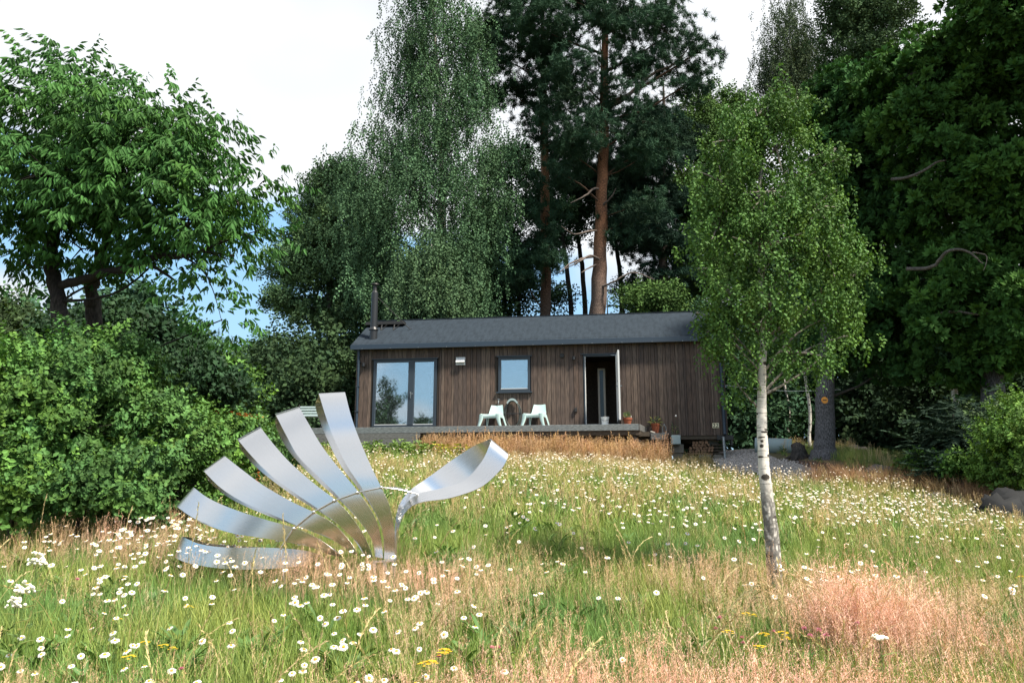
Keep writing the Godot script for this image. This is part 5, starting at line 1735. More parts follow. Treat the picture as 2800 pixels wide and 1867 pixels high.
	make_tree({name = "slim_tree", label = "second thin dark stem leaning beside the twin stemmed tree", n = 300, per = 10, color = DARK_C, sprig = S.broad, clump = 0.7, bark_low = Color(0.05, 0.042, 0.04), trunk = [[1570, 1060, 36, 0.13], [1562, 860, 36, 0.12], [1548, 720, 36, 0.1], [1530, 600, 36, 0.05]], lobes = [[1525, 590, 36, 50, 35, 1.0], [1520, 820, 36, 40, 30, 1.0]]})
	# crowns that stand over the right half of the picture
	make_tree({name = "weeping_birch", label = "far weeping birch with open crown above the young birch, against the sky", n = 2400, per = 12, color = Color(0.05, 0.078, 0.045), vary = 0.25, sprig = S.birch_far, mode = "hang", clump = 0.8, flat = 1.2, gap_freq = 0.5, gap = -0.15, bark = M.birch, limb_color = Color(0.16, 0.15, 0.14), sag = -0.6, twig = 3,
		trunk = [[2150, 1050, 40, 0.22], [2155, 600, 40, 0.16], [2165, 250, 40, 0.09], [2160, 20, 40, 0.02]],
		lobes = [[2160, 30, 40, 40, 40, 1.2], [2150, 110, 40, 80, 55, 1.7], [2210, 150, 40, 50, 60, 1.4], [2140, 200, 40, 85, 55, 1.8], [2230, 220, 40, 60, 50, 1.5], [2170, 290, 40, 100, 60, 2.0], [2120, 240, 40, 60, 40, 1.4]]})
	make_tree({name = "leafy_tree", label = "broadleaved tree at the top edge of the photo, left of the oaks", n = 2600, per = 11, color = Color(0.046, 0.085, 0.04), vary = 0.25, sprig = S.broad, mode = "up", clump = 0.8, gap_freq = 0.5, gap = -0.25, bark_low = Color(0.08, 0.07, 0.06),
		trunk = [[2350, 1050, 33, 0.3], [2352, 600, 33, 0.22], [2358, 300, 33, 0.15], [2365, 0, 33, 0.05]],
		lobes = [[2340, -60, 33, 110, 80, 2.0], [2310, 50, 33, 70, 60, 1.6], [2400, 60, 33, 100, 60, 1.8], [2330, 150, 33, 70, 50, 1.6], [2390, 190, 33, 90, 60, 1.7]]})
	var oak := {name = "oak_tree", n = 5200, per = 12, color = OAK_C, vary = 0.35, yellow_by = 0.9, sprig = S.oak, mode = "up", clump = 0.5, flat = 0.6, gap_freq = 0.75, gap = -0.12, bark_low = Color(0.15, 0.15, 0.165), bark_high = Color(0.07, 0.066, 0.065), limb_color = Color(0.10, 0.092, 0.085), rough = 0.04, wobble = 0.06, sides = 16, twig = 2, scale = Vector2(0.85, 1.35), sag = 0.0}
	oak.label = "dark broad oak with the orange disc on its thick grey trunk"
	oak.trunk = [[2256, 1252, 22, 0.42], [2256, 1236, 22, 0.31], [2257, 1190, 22, 0.265], [2258, 1060, 22, 0.24], [2265, 900, 22, 0.22], [2300, 640, 22, 0.18], [2330, 420, 22, 0.13], [2345, 240, 22, 0.06]]
	oak.lobes = [[2340, 250, 22, 90, 60, 1.2], [2270, 330, 22, 75, 60, 1.2], [2390, 340, 21.5, 110, 70, 1.5], [2300, 440, 21.5, 100, 60, 1.5], [2420, 480, 21.5, 100, 70, 1.5], [2310, 570, 22, 110, 60, 1.5], [2430, 620, 21.5, 110, 60, 1.5], [2330, 700, 22, 110, 60, 1.5], [2430, 760, 22, 110, 60, 1.5], [2330, 840, 22, 110, 60, 1.5], [2420, 900, 22, 110, 60, 1.4], [2290, 960, 22.6, 90, 50, 1.2, 0.8], [2430, 1000, 22, 90, 40, 1.2, 0.7]]
	make_tree(oak)
	oak.label = "oak at the right edge of the photo, its upper leaves lit yellow green"
	oak.color = Color(0.042, 0.108, 0.028)
	oak.n = 6000
	oak.trunk = [[2720, 1200, 19.5, 0.28], [2715, 900, 19.5, 0.24], [2700, 600, 19.5, 0.19], [2690, 300, 19.5, 0.12], [2680, 120, 19.5, 0.05]]
	oak.lobes = [[2560, 150, 19.5, 110, 50, 1.2], [2680, 140, 19.5, 90, 45, 1.2], [2480, 210, 19.5, 100, 50, 1.3], [2780, 230, 19, 100, 70, 1.3], [2600, 260, 19, 130, 60, 1.4], [2500, 330, 19, 100, 50, 1.3], [2700, 360, 18.6, 120, 60, 1.4], [2580, 430, 19, 110, 55, 1.4], [2800, 450, 18.6, 110, 60, 1.3], [2690, 500, 18.8, 110, 55, 1.4], [2580, 590, 19.5, 110, 55, 1.4], [2760, 600, 18.8, 110, 60, 1.4], [2660, 690, 19.4, 120, 55, 1.4], [2790, 740, 18.8, 100, 60, 1.3], [2580, 780, 19.5, 120, 55, 1.4], [2710, 830, 19, 110, 55, 1.4], [2600, 900, 19.5, 110, 50, 1.4], [2760, 950, 19, 110, 50, 1.3], [2640, 1000, 19.8, 100, 45, 1.2]]
	make_tree(oak)
	oak.label = "oak branch crown hanging into the top right corner of the photo"
	oak.n = 1500
	oak.trunk = [[3010, 1200, 17, 0.25], [3000, 700, 17, 0.2], [2960, 300, 17, 0.15], [2900, 60, 17, 0.08]]
	oak.lobes = [[2790, -10, 17, 110, 50, 1.0], [2720, 60, 17, 90, 40, 0.9, 0.8], [2820, 100, 17, 80, 40, 0.9], [2690, -40, 17, 80, 40, 0.9], [2920, 30, 17, 90, 70, 1.0], [2900, 200, 17, 90, 70, 1.0]]
	make_tree(oak)
	var bare := MB.new()
	bare.colored = true
	bare.rough = 0.08
	bare.col = Color(0.15, 0.135, 0.125)
	var host: Node3D = get_node("oak_tree_001")
	for path in [[[2480, 735, 19.2, 0.05], [2550, 730, 18.6, 0.045], [2590, 690, 18.2, 0.04], [2640, 685, 18.0, 0.03], [2690, 720, 17.9, 0.012]], [[2440, 490, 19, 0.045], [2500, 480, 18.4, 0.035], [2560, 445, 18.2, 0.03], [2590, 438, 18.1, 0.01]], [[2560, 860, 19, 0.04], [2610, 852, 18.5, 0.035], [2680, 860, 18.3, 0.02], [2740, 850, 18.2, 0.01]], [[2600, 290, 19, 0.03], [2680, 285, 18.2, 0.025], [2740, 300, 18, 0.012]], [[2660, 690, 17.9, 0.02], [2700, 700, 17.8, 0.012], [2690, 740, 17.8, 0.006]], [[2580, 300, 18.8, 0.02], [2640, 360, 18.2, 0.015], [2660, 410, 18.1, 0.006]]]:
		var pp := []
		var rr := []
		for q in path:
			pp.append(at(q[0], q[1], q[2]) - host.position)
			rr.append(q[3])
		var q2 := refine(pp, rr, 0.6)
		bare.tube(q2[0], q2[1], 6, [], true)
	part("bare_limbs", bare.mesh(), M.bark, host)
	# orange disc on the oak
	var sp := at(2256, 1094, 21.60)
	var disc := MB.new()
	disc.lathe([Vector2(0.0, -0.004), Vector2(0.088, -0.004), Vector2(0.092, 0.0), Vector2(0.088, 0.004), Vector2(0.0, 0.004)], 28)
	var sign_ := single("tree_sign", disc.mesh(), M.sign_orange, "round orange sign with a dark bar nailed to the thick grey trunk", "sign", Transform3D(Basis(Vector3.RIGHT, PI / 2), sp))
	part("dark_bar", box_mesh(Vector3(0.10, 0.003, 0.024), Vector3(0, 0.0062, 0)), M.black, sign_)
	part("nail", box_mesh(Vector3(0.01, 0.12, 0.01), Vector3(0, -0.065, 0)), M.black, sign_)
	# further trees: far left, behind the cabin, and the dark wood on the right
	var egg := {name = "background_tree", n = 1200, per = 10, vary = 0.25, sprig = S.broad, mode = "up", clump = 0.9, gap_freq = 0.4, gap = -0.3, scale = Vector2(1.1, 1.7), bark_low = Color(0.06, 0.052, 0.047), twig = 4}
	var list := [
		["dark leafy tree low behind the cherry trunk", 330, 18.0, 770.0, 240.0, 1500, DARK_C, "egg", 0.05], ["leafy tree behind the thicket, right of the cherry trunk", 490, 21.0, 905.0, 190.0, 1300, BROAD_C, "egg", 0.03], ["tree behind the cherry at the left edge of the photo", 40, 24.0, 820.0, 260.0, 1300, BROAD_C, "egg", 0.05], ["tree in the far gap between cherry and cabin, farthest left of its row", 455, 48.0, 905.0, 150.0, 900, BROAD_C, "egg", 0.05],
		["tree in the far gap, left of the pointed spruce", 530, 52.0, 915.0, 130.0, 800, Color(0.05, 0.085, 0.045), "egg", 0.05], ["pale tree in the far gap, right of the pointed spruce", 650, 50.0, 940.0, 160.0, 900, Color(0.055, 0.09, 0.05), "egg", 0.05], ["broad tree in the far gap, next to the alders left of the cabin", 720, 44.0, 915.0, 180.0, 1000, BROAD_C, "egg", 0.05],
		["alder left of the cabin, nearest the chimney end", 900, 30.0, 880.0, 180.0, 1500, Color(0.04, 0.075, 0.036), "egg", 0.03], ["alder left of the cabin, second from the chimney end", 790, 31.0, 900.0, 200.0, 1500, Color(0.036, 0.068, 0.034), "egg", 0.03], ["alder left of the cabin behind the tallest steel loop", 860, 28.0, 980.0, 220.0, 1200, Color(0.03, 0.06, 0.03), "egg", 0.0], ["low alder behind the orange frame", 690, 33.0, 985.0, 190.0, 1200, Color(0.04, 0.078, 0.04), "egg", 0.0], ["leafy tree low behind the thicket's right slope", 590, 29.0, 985.0, 170.0, 900, BROAD_C, "egg", 0.0],
		["broadleaved tree behind the weeping birch's left side", 1010, 37.0, 520.0, 220.0, 1800, Color(0.07, 0.14, 0.068), "egg", 0.1], ["broadleaved tree behind the weeping birch's right side", 1320, 38.0, 470.0, 200.0, 1700, DARK_C, "egg", 0.1], ["dark tree behind the cabin roof, right of the small birch", 1260, 33.0, 690.0, 170.0, 1000, DARK_C, "egg", 0.12], ["dark tree above the cabin roof's left third", 1090, 34.0, 730.0, 200.0, 1000, DARK_C, "egg", 0.12],
		["dark tree in the wood behind the young birch, left of it", 1905, 42.0, 420.0, 200.0, 1500, DARK_C, "egg", 0.15], ["dark tree in the wood right behind the young birch", 2080, 38.0, 330.0, 240.0, 1700, DARK_C, "egg", 0.12], ["dark tree in the wood between young birch and oak", 2200, 34.0, 420.0, 220.0, 1700, DARK_C, "egg", 0.12],
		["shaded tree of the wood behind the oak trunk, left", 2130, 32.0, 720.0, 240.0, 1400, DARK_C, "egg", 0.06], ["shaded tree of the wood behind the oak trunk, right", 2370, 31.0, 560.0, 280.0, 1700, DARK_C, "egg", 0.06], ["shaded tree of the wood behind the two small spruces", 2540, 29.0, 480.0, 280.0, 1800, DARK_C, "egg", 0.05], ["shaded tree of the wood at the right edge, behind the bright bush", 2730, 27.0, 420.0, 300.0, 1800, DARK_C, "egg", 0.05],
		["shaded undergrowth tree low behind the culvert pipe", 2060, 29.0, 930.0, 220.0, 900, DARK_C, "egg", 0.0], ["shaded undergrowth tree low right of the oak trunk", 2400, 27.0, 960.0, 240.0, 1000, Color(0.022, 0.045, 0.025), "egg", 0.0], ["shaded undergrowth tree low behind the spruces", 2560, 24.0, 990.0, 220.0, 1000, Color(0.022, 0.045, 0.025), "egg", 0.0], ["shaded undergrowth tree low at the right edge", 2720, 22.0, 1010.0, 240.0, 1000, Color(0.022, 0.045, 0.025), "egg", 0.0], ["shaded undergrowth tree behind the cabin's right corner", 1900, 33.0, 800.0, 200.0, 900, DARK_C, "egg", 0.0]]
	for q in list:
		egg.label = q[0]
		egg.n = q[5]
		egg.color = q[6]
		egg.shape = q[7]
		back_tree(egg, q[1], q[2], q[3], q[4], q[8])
	var fir := {name = "spruce_tree", n = 900, per = 7, vary = 0.2, yellow_by = 0.2, color = Color(0.022, 0.044, 0.03), sprig = S.spruce, mat = M.needle, mode = "out", clump = 0.5, flat = 0.5, shape = "cone", gap = -0.6, scale = Vector2(0.9, 1.5), bark_low = Color(0.07, 0.055, 0.05), twig = 3}
	for q in [["pointed spruce in the far gap between cherry and cabin", 590, 55.0, 905.0, 90.0, 700], ["far spruce low beside the tree gap, second point on the skyline", 430, 50.0, 925.0, 80.0, 600], ["small dark spruce right of the brown bank", 2585, 17.6, 1120.0, 130.0, 700], ["second small dark spruce, right beside the first at the wood's edge", 2645, 18.4, 1090.0, 130.0, 700], ["small pale spruce showing in the gap above the roof, right of the thick pine", 1664, 52.0, 790.0, 60.0, 300]]:
		fir.label = q[0]
		fir.n = q[5]
		back_tree(fir, q[1], q[2], q[3], q[4], 0.04)
	# thin birch stems in the shade behind the drive
	for q in [["thin pale birch stem left behind the culvert pipe", 2150, 28.0, 0.045], ["thin crooked birch stem left of the oak trunk", 2208, 25.0, 0.05], ["pale birch stem in the shade behind the right hand spruces", 2610, 20.5, 0.085]]:
		make_tree({name = "birch_stem", label = q[0], group = "pale birch stems in the dark wood", n = 200, per = 10, color = BIRCH_C, sprig = S.birch_far, mode = "hang", clump = 0.6, bark = M.birch, limbs = false, trunk = [[q[1] + 6, 1190, q[2], q[3]], [q[1] + 8, 1120, q[2], q[3] * 0.95], [q[1] - 6, 1030, q[2], q[3] * 0.85], [q[1] - 10, 900, q[2], q[3] * 0.6]], lobes = [[q[1] - 5, 900, q[2], 50, 40, 0.8]]})
	# trees on the other side of the meadow, behind the camera; the glass and the steel show them
	for q in [["round tree across the meadow, seen only mirrored in the terrace door, left", -31.8, 40.0, 20.5, 8.0], ["round tree across the meadow, seen only mirrored in the terrace door, right", -27.0, 40.0, 18.2, 6.5], ["far tree across the meadow, mirrored low in the glass", -42.0, 48.0, 20.0, 12.0], ["tree across the meadow to the right, mirrored in the steel loops", 14.0, 36.0, 12.0, 9.0]]:
		var foot := on_ground(q[1], q[2], -0.2)
		var lobes := []
		for i in 10:
			var t := (i + 0.5) / 10.0
			var a := i * 2.4
			var wd: float = q[4] * 0.5 * sin(PI * pow(t, 0.7) * 0.9 + 0.2)
			lobes.append([foot + Vector3(cos(a) * wd * 0.4, q[3] * (0.15 + 0.82 * t), sin(a) * wd * 0.4), Vector3(wd * 0.75, q[3] / 9.0, wd * 0.75), 1.0])
		egg.label = q[0]
		egg.n = 1100
		egg.color = DARK_C
		egg.scale = Vector2(1.8, 2.6)
		grow(egg, [foot, foot + Vector3(0, q[3] * 0.5, 0), foot + Vector3(0, q[3] * 0.9, 0)], [0.3, 0.2, 0.05], lobes)


# ---------------------------------------------------------------- shrubs
func make_shrub(called: String, label: String, group: String, lobes_px: Array, n: int, color: Color, sprig: Mesh, clump := 0.16, scale := Vector2(0.6, 1.4), mode := "up", yellow_by := 0.9) -> void:
	var lobes := []
	var lo := Vector3(1e9, 1e9, 1e9)
	for l in lobes_px:
		var k := mpp(l[1], l[2])
		lobes.append([at(l[0], l[1], l[2]), Vector3(l[3] * k, l[4] * k, l[5]), 1.0])
		if lobes[-1][0].y < lo.y:
			lo = lobes[-1][0]
	var foot := on_ground(lo.x, lo.z, -0.1)
	var mid: Vector3 = lobes[0][0]
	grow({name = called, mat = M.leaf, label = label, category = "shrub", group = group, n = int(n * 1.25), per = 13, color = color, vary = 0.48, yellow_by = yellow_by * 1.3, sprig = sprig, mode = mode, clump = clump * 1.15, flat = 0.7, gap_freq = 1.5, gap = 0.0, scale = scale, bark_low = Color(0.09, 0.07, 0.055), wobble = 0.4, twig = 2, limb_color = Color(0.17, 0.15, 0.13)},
		[foot, foot.lerp(mid, 0.5), mid], [0.035, 0.025, 0.01], lobes)

func build_shrubs() -> void:
	var g := "shrubs of the thicket on the left"
	make_shrub("thicket_shrub", "bright yellow green shrub of the thicket at the left edge of the photo", g, [[30, 1035, 8.6, 130, 65, 0.6], [60, 1120, 8.3, 150, 90, 0.6], [20, 1230, 8.1, 130, 90, 0.6], [90, 1320, 8.0, 120, 70, 0.5], [-60, 1100, 8.4, 120, 120, 0.6], [50, 1372, 7.9, 130, 42, 0.5]], 2000, SHRUB_C, S.shrub)
	make_shrub("thicket_shrub", "tallest shrub of the thicket, below the cherry trunk", g, [[215, 985, 9.1, 110, 55, 0.6], [130, 1005, 9.2, 100, 50, 0.5], [300, 1000, 9.2, 100, 50, 0.6], [240, 1060, 8.8, 140, 80, 0.6], [190, 1180, 8.5, 140, 90, 0.6], [230, 1300, 8.2, 130, 80, 0.5], [230, 1368, 8.1, 130, 42, 0.5]], 2300, Color(0.058, 0.142, 0.044), S.shrub)
	make_shrub("thicket_shrub", "shrub of the thicket right of the tallest one, before the dark tree", g, [[390, 1060, 9.6, 80, 55, 0.6], [370, 1130, 9.2, 110, 75, 0.6], [420, 1225, 8.9, 120, 80, 0.6], [360, 1310, 8.5, 120, 70, 0.5], [480, 1125, 9.6, 75, 45, 0.5], [390, 1370, 8.4, 120, 42, 0.5]], 1900, Color(0.060, 0.140, 0.045), S.shrub)
	make_shrub("thicket_shrub", "shrub of the thicket behind the lowest steel loops", g, [[540, 1185, 9.9, 90, 45, 0.5], [520, 1250, 9.5, 100, 75, 0.5], [480, 1330, 9.0, 90, 60, 0.4], [600, 1205, 10.2, 70, 40, 0.5], [590, 1290, 9.8, 60, 50, 0.4], [500, 1372, 8.9, 80, 35, 0.4]], 1500, SHRUB_C, S.shrub)
	make_shrub("thicket_shrub", "low right end of the thicket, round the orange frame", g, [[640, 1212, 11.2, 90, 36, 0.5], [700, 1222, 11.6, 70, 30, 0.5], [660, 1255, 10.9, 80, 45, 0.5], [745, 1190, 12.0, 30, 30, 0.4], [740, 1240, 11.5, 60, 36, 0.4]], 1200, Color(0.062, 0.138, 0.05), S.shrub)
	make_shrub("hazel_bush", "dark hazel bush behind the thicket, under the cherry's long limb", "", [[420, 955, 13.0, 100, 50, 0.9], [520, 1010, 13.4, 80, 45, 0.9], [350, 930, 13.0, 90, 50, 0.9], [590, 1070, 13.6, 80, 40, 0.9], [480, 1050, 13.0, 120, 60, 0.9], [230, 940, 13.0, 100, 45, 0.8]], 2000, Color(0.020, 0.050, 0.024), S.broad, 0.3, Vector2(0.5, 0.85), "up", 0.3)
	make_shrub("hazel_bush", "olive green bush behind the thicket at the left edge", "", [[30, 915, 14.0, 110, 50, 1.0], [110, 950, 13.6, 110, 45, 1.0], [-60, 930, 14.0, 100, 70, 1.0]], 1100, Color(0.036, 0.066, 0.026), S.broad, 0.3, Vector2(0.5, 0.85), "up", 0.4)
	make_shrub("broad_leaved_bush", "fresh green large leaved bush behind the thicket's right slope", "", [[560, 1040, 15.0, 70, 50, 0.8], [630, 1090, 15.4, 70, 45, 0.8]], 500, Color(0.06, 0.14, 0.035), S.broad, 0.3, Vector2(0.6, 1.0))
	# orange frame behind the thicket
	var fr := thing("orange_frame", "orange painted metal frame showing above the right end of the thicket", "frame", at(716, 1140, 13.0))
	var o: Vector3 = fr.position
	var a := at(590, 1124, 13.4) - o
	var c := at(718, 1141, 13.0) - o
	var rl := MB.new()
	rl.bar(a, c, 0.05, 0.065)
	part("rail", rl.mesh(), M.orange, fr)
	rl = MB.new()
	rl.bar(a + Vector3(0, -0.11, -0.2), c + Vector3(0, -0.10, -0.2), 0.05, 0.05)
	part("rail", rl.mesh(), M.orange, fr)
	for q: Vector3 in [c + Vector3(-0.02, -0.03, 0.0), a.lerp(c, 0.25) + Vector3(0, -0.03, 0.0)]:
		var po := MB.new()
		po.bar(q, Vector3(q.x, ground(q.x + o.x, q.z + o.z) - o.y - 0.1, q.z), 0.05, 0.05)
		part("post", po.mesh(), M.orange, fr)


# ---------------------------------------------------------------- the bank on the right
func build_right_bank() -> void:
	# bare brown earth under the oak
	var b := MB.new()
	b.smooth = true
	var n := 30
	for i in n:
		for j in 12:
			var q := []
			for e in [[i, j], [i + 1, j], [i + 1, j + 1], [i, j + 1]]:
				var t: float = e[0] / float(n)
				var c := Vector2(7.4, -22.4).lerp(Vector2(9.6, -17.2), t) + Vector2(0.25, 0.3) * sin(t * 7.0)
				var w: float = (e[1] / 6.0 - 1.0) * (0.75 + 0.2 * sin(t * 11.0)) * sin(PI * clampf(t, 0.04, 0.97))
				var x := c.x + w * 0.85
				var z := c.y + w * 0.5
				q.append(on_ground(x, z, 0.016 if e[1] > 0 and e[1] < 12 else -0.02))
			grid_quad(b, q[0], q[1], q[2], q[3])
	struct("bare_earth", b.mesh(), M.earth)
	# culvert pipe lying in the grass
	var p := at(2100, 1205, 24.4)
	var cv := MB.new()
	var axis := Vector3(0.93, -0.06, 0.36).normalized()
	var l := 1.05
	var rr := 0.24
	p.y = ground(p.x, p.z) + rr * 0.8
	cv.smooth = true
	var pts := []
	for k in 17:
		pts.append(p + axis * l * (k / 16.0 - 0.35))
	var rad := []
	for k in 17:
		rad.append(rr)
	cv.tube(pts, rad, 22, [], false)
	var inn := []
	for k in 17:
		inn.append(rr * 0.93)
	cv.tube(pts, inn, 22, [], false)
	var up := Vector3.UP
	var sd := axis.cross(up).normalized()
	up = sd.cross(axis)
	for e: int in [0, 16]:
		for k in 22:
			var d0 := sd * cos(TAU * k / 22) + up * sin(TAU * k / 22)
			var d1 := sd * cos(TAU * (k + 1) / 22) + up * sin(TAU * (k + 1) / 22)
			var an := axis * (-1.0 if e == 0 else 1.0)
			cv.stri([pts[e] + d0 * rr, pts[e] + d1 * rr, pts[e] + d1 * rr * 0.93], [an, an, an], [Vector2.ZERO, Vector2.ZERO, Vector2.ZERO], [Color.WHITE, Color.WHITE, Color.WHITE])
			cv.stri([pts[e] + d0 * rr, pts[e] + d1 * rr * 0.93, pts[e] + d0 * rr * 0.93], [an, an, an], [Vector2.ZERO, Vector2.ZERO, Vector2.ZERO], [Color.WHITE, Color.WHITE, Color.WHITE])
	single("culvert_pipe", cv.mesh(), M.culvert, "grey blue culvert pipe lying in the grass behind the young birch's trunk", "pipe")
	# stump beside the oak
	var sp := at(2185, 1240, 22.3)
	sp.y = ground(sp.x, sp.z)
	var st := thing("tree_stump", "rough dark tree stump beside the thick oak trunk", "stump", sp)
	var sm := MB.new()
	sm.colored = true
	sm.rough = 0.22
	sm.tube([Vector3(0, -0.2, 0), Vector3(0, 0.08, 0), Vector3(0.01, 0.22, 0), Vector3(0.0, 0.36, 0.01), Vector3(0.02, 0.40, 0)], [0.30, 0.22, 0.19, 0.17, 0.10], 15, [Color(0.06, 0.05, 0.05), Color(0.07, 0.065, 0.065), Color(0.08, 0.075, 0.075), Color(0.1, 0.09, 0.085), Color(0.13, 0.11, 0.09)])
	part("bole", sm.mesh(), M.bark, st)
	sm = MB.new()
	sm.colored = true
	sm.col = Color(0.06, 0.052, 0.05)
	for k in 4:
		var an := k * 1.7 + 0.4
		sm.tube([Vector3(cos(an) * 0.12, 0.08, sin(an) * 0.12), Vector3(cos(an) * 0.3, 0.02, sin(an) * 0.3), Vector3(cos(an) * 0.5, -0.08, sin(an) * 0.5)], [0.07, 0.05, 0.02], 7)
	part("roots", sm.mesh(), M.bark, st)
	# boulder at the right edge, a smaller one beside, stones on the bank
	var rk := MB.new()
	rk.blob(Vector3.ZERO, Vector3(0.42, 0.36, 0.4), 0.75, 21, 14, 20)
	single("boulder", rk.mesh(), M.rock, "dark grey boulder half sunk in the grass at the right edge of the meadow", "boulder", Transform3D(Basis(), on_ground(8.45, -14.2, 0.14)))
	rk = MB.new()
	rk.blob(Vector3.ZERO, Vector3(0.46, 0.34, 0.3), 0.7, 27, 12, 18)
	single("boulder", rk.mesh(), M.rock, "second dark boulder just behind and right of the sunken one", "boulder", Transform3D(Basis(), on_ground(9.05, -14.7, 0.2)))
	for q in [["pale flat stone on the brown bank right of the oak", 2405, 1262, 20.0, 0.3], ["grey stone in the shaded grass right of the oak trunk", 2335, 1190, 24.5, 0.38], ["small light stone lowest on the bank", 2560, 1345, 16.6, 0.32], ["mossy stone at the foot of the small spruces", 2480, 1310, 18.0, 0.25]]:
		var sn := MB.new()
		sn.blob(Vector3.ZERO, Vector3(q[4], q[4] * 0.5, q[4] * 0.7), 0.6, int(q[1]), 8, 12)
		var w := at(q[1], q[2], q[3])
		single("stone", sn.mesh(), M.stone, q[0], "stone", Transform3D(Basis(), on_ground(w.x, w.z, q[4] * 0.2)), "stones on the bank")
	# bright bush at the right edge, the low bushes, ferns
	make_shrub("willow_bush", "bright green bush at the right edge of the photo, under the oak", "", [[2790, 1140, 15.6, 55, 45, 0.6], [2775, 1210, 15.6, 65, 50, 0.6], [2800, 1290, 15.6, 55, 45, 0.6], [2850, 1200, 15.6, 70, 80, 0.8], [2740, 1270, 15.8, 40, 35, 0.5]], 1300, Color(0.08, 0.165, 0.038), S.shrub, 0.25, Vector2(0.9, 1.4))
	make_shrub("willow_bush", "shaded bush left of the bright one, behind the spruces", "", [[2690, 1180, 18.0, 50, 50, 0.8], [2700, 1250, 18.0, 50, 40, 0.7]], 450, Color(0.045, 0.085, 0.04), S.shrub, 0.25, Vector2(1.3, 2.0))
	make_shrub("bracken_patch", "low fresh green bracken under the small spruces", "", [[2670, 1275, 17.0, 80, 18, 0.6], [2560, 1268, 18.0, 50, 16, 0.6], [2720, 1290, 16.6, 50, 20, 0.6]], 700, Color(0.055, 0.13, 0.03), S.broad, 0.22, Vector2(0.5, 0.8))
	for i in 9:
		var q: Array = [[2320, 1225, 22.5], [2350, 1218, 23.0], [2440, 1250, 20.5], [2470, 1265, 19.8], [2520, 1280, 19.0], [2290, 1205, 24.0], [2500, 1240, 21.0], [2540, 1255, 20.0], [2420, 1225, 22.0]][i]
		var w := at(q[0], q[1], q[2])
		var where: String = ["just right of the oak trunk's foot", "a step right of the oak trunk", "on the bank above the pale flat stone", "on the bank below the pale flat stone", "at the left foot of the small spruces", "behind the oak trunk's right side", "on the bank's crest before the spruces", "between bank and first spruce", "on the bank's crest above the brown earth"][i]
		var fe := single("fern", S.fern, plain_leaf(0.04, 0.10, 0.03), "green fern " + where, "fern", Transform3D(Basis(Vector3.UP, i * 1.3).scaled(Vector3.ONE * rng.randf_range(0.8, 1.3)), on_ground(w.x, w.z)), "ferns on the bank")
		fe.set_meta("kind", "thing")
	# clothes line from the cabin corner to the wood
	var wl := MB.new()
	var wa := house(11.62, 1.15, 0.0)
	var wb := at(2300, 1065, 21.8)
	var wp := []
	var wr := []
	for k in 13:
		var t := k / 12.0
		wp.append(wa.lerp(wb, t) + Vector3(0, -0.10 * sin(PI * t), 0))
		wr.append(0.005)
	wl.tube(wp, wr, 5)
	single("clothes_line", wl.mesh(), M.white, "thin pale line strung from the cabin corner to the oak", "line")


# ---------------------------------------------------------------- the meadow
func in_view(x: float, z: float, margin := 160.0) -> bool:
	var d := -z
	if d < 2.4:
		return false
	return absf(x / d) * F * 1.02 < 1400.0 + margin

func blocked(x: float, z: float) -> bool:                          # no grass inside the cabin, on the drive
	var q := house_tf.affine_inverse() * Vector3(x, 4.0, z)
	if q.x > -1.3 and q.x < 11.6 and q.z < 1.08 and q.z > -4.2:
		return true
	if z < -19.9 and z > -30.0:
		var c := 6.75 + 0.07 * maxf(-z - 23.5, 0.0) * 2.4 + maxf(0.0, -21.8 - -absf(z)) * 0.0
		if z > -21.8:
			c = 6.6 + (z + 22.6) * 0.22
		if absf(x - c) < 1.0:
			return true
	var t := clampf(((x - 7.4) * 2.2 + (z + 22.4) * 5.2) / 31.9, 0.0, 1.0)      # the bare bank under the oak
	if t > 0.02 and t < 0.98 and Vector2(x - 7.4 - 2.2 * t, z + 22.4 - 5.2 * t).length() < 0.62 and gap.get_noise_2d(x * 2.0, z * 2.0) > -0.35:
		return true
	return false

func hill(x: float, z: float, cx: float, cz: float, rx: float, rz: float) -> float:
	return exp(-(pow((x - cx) / rx, 2) + pow((z - cz) / rz, 2)))

func pinkness(x: float, z: float) -> float:
	var p := 0.35 * gap.get_noise_2d(x * 0.55, z * 0.55) + 0.25 * gap.get_noise_2d(x * 1.6 + 40.0, z * 1.6)
	p += 1.45 * hill(x, z, 1.0, -3.3, 1.7, 0.75) + 0.95 * hill(x, z, 2.3, -4.95, 0.7, 0.6) - 0.95 * hill(x, z, 1.35, -4.25, 0.6, 0.32) - 0.5 * hill(x, z, 2.5, -4.0, 0.5, 0.3) + 1.2 * hill(x, z, -0.9, -6.1, 1.0, 0.4) + 0.55 * hill(x, z, -0.6, -5.3, 0.55, 0.6) + 0.6 * hill(x, z, 1.7, -6.3, 1.2, 0.6)
	p += 0.16 * smoothstep(11.0, 19.0, -z) + 0.35 * hill(x, z, 2.6, -21.0, 4.0, 1.2) + 0.4 * hill(x, z, -3.3, -7.2, 1.1, 0.5)
	p -= 0.8 * hill(x, z, -1.9, -5.2, 1.3, 1.0) + 0.6 * hill(x, z, -0.9, -4.0, 0.6, 0.6) + 0.75 * hill(x, z, 0.4, -7.4, 1.2, 1.3) + 0.6 * hill(x, z, 2.0, -7.8, 2.0, 1.0) + 0.5 * hill(x, z, -3.0, -20.5, 1.6, 1.5)
	return p

func tint(c: Color, v: float) -> Color:
	var k := 1.0 + rng.randf_range(-v, v)
	return Color(c.r * k * rng.randf_range(0.93, 1.07), c.g * k, c.b * k * rng.randf_range(0.9, 1.1), 1.0)

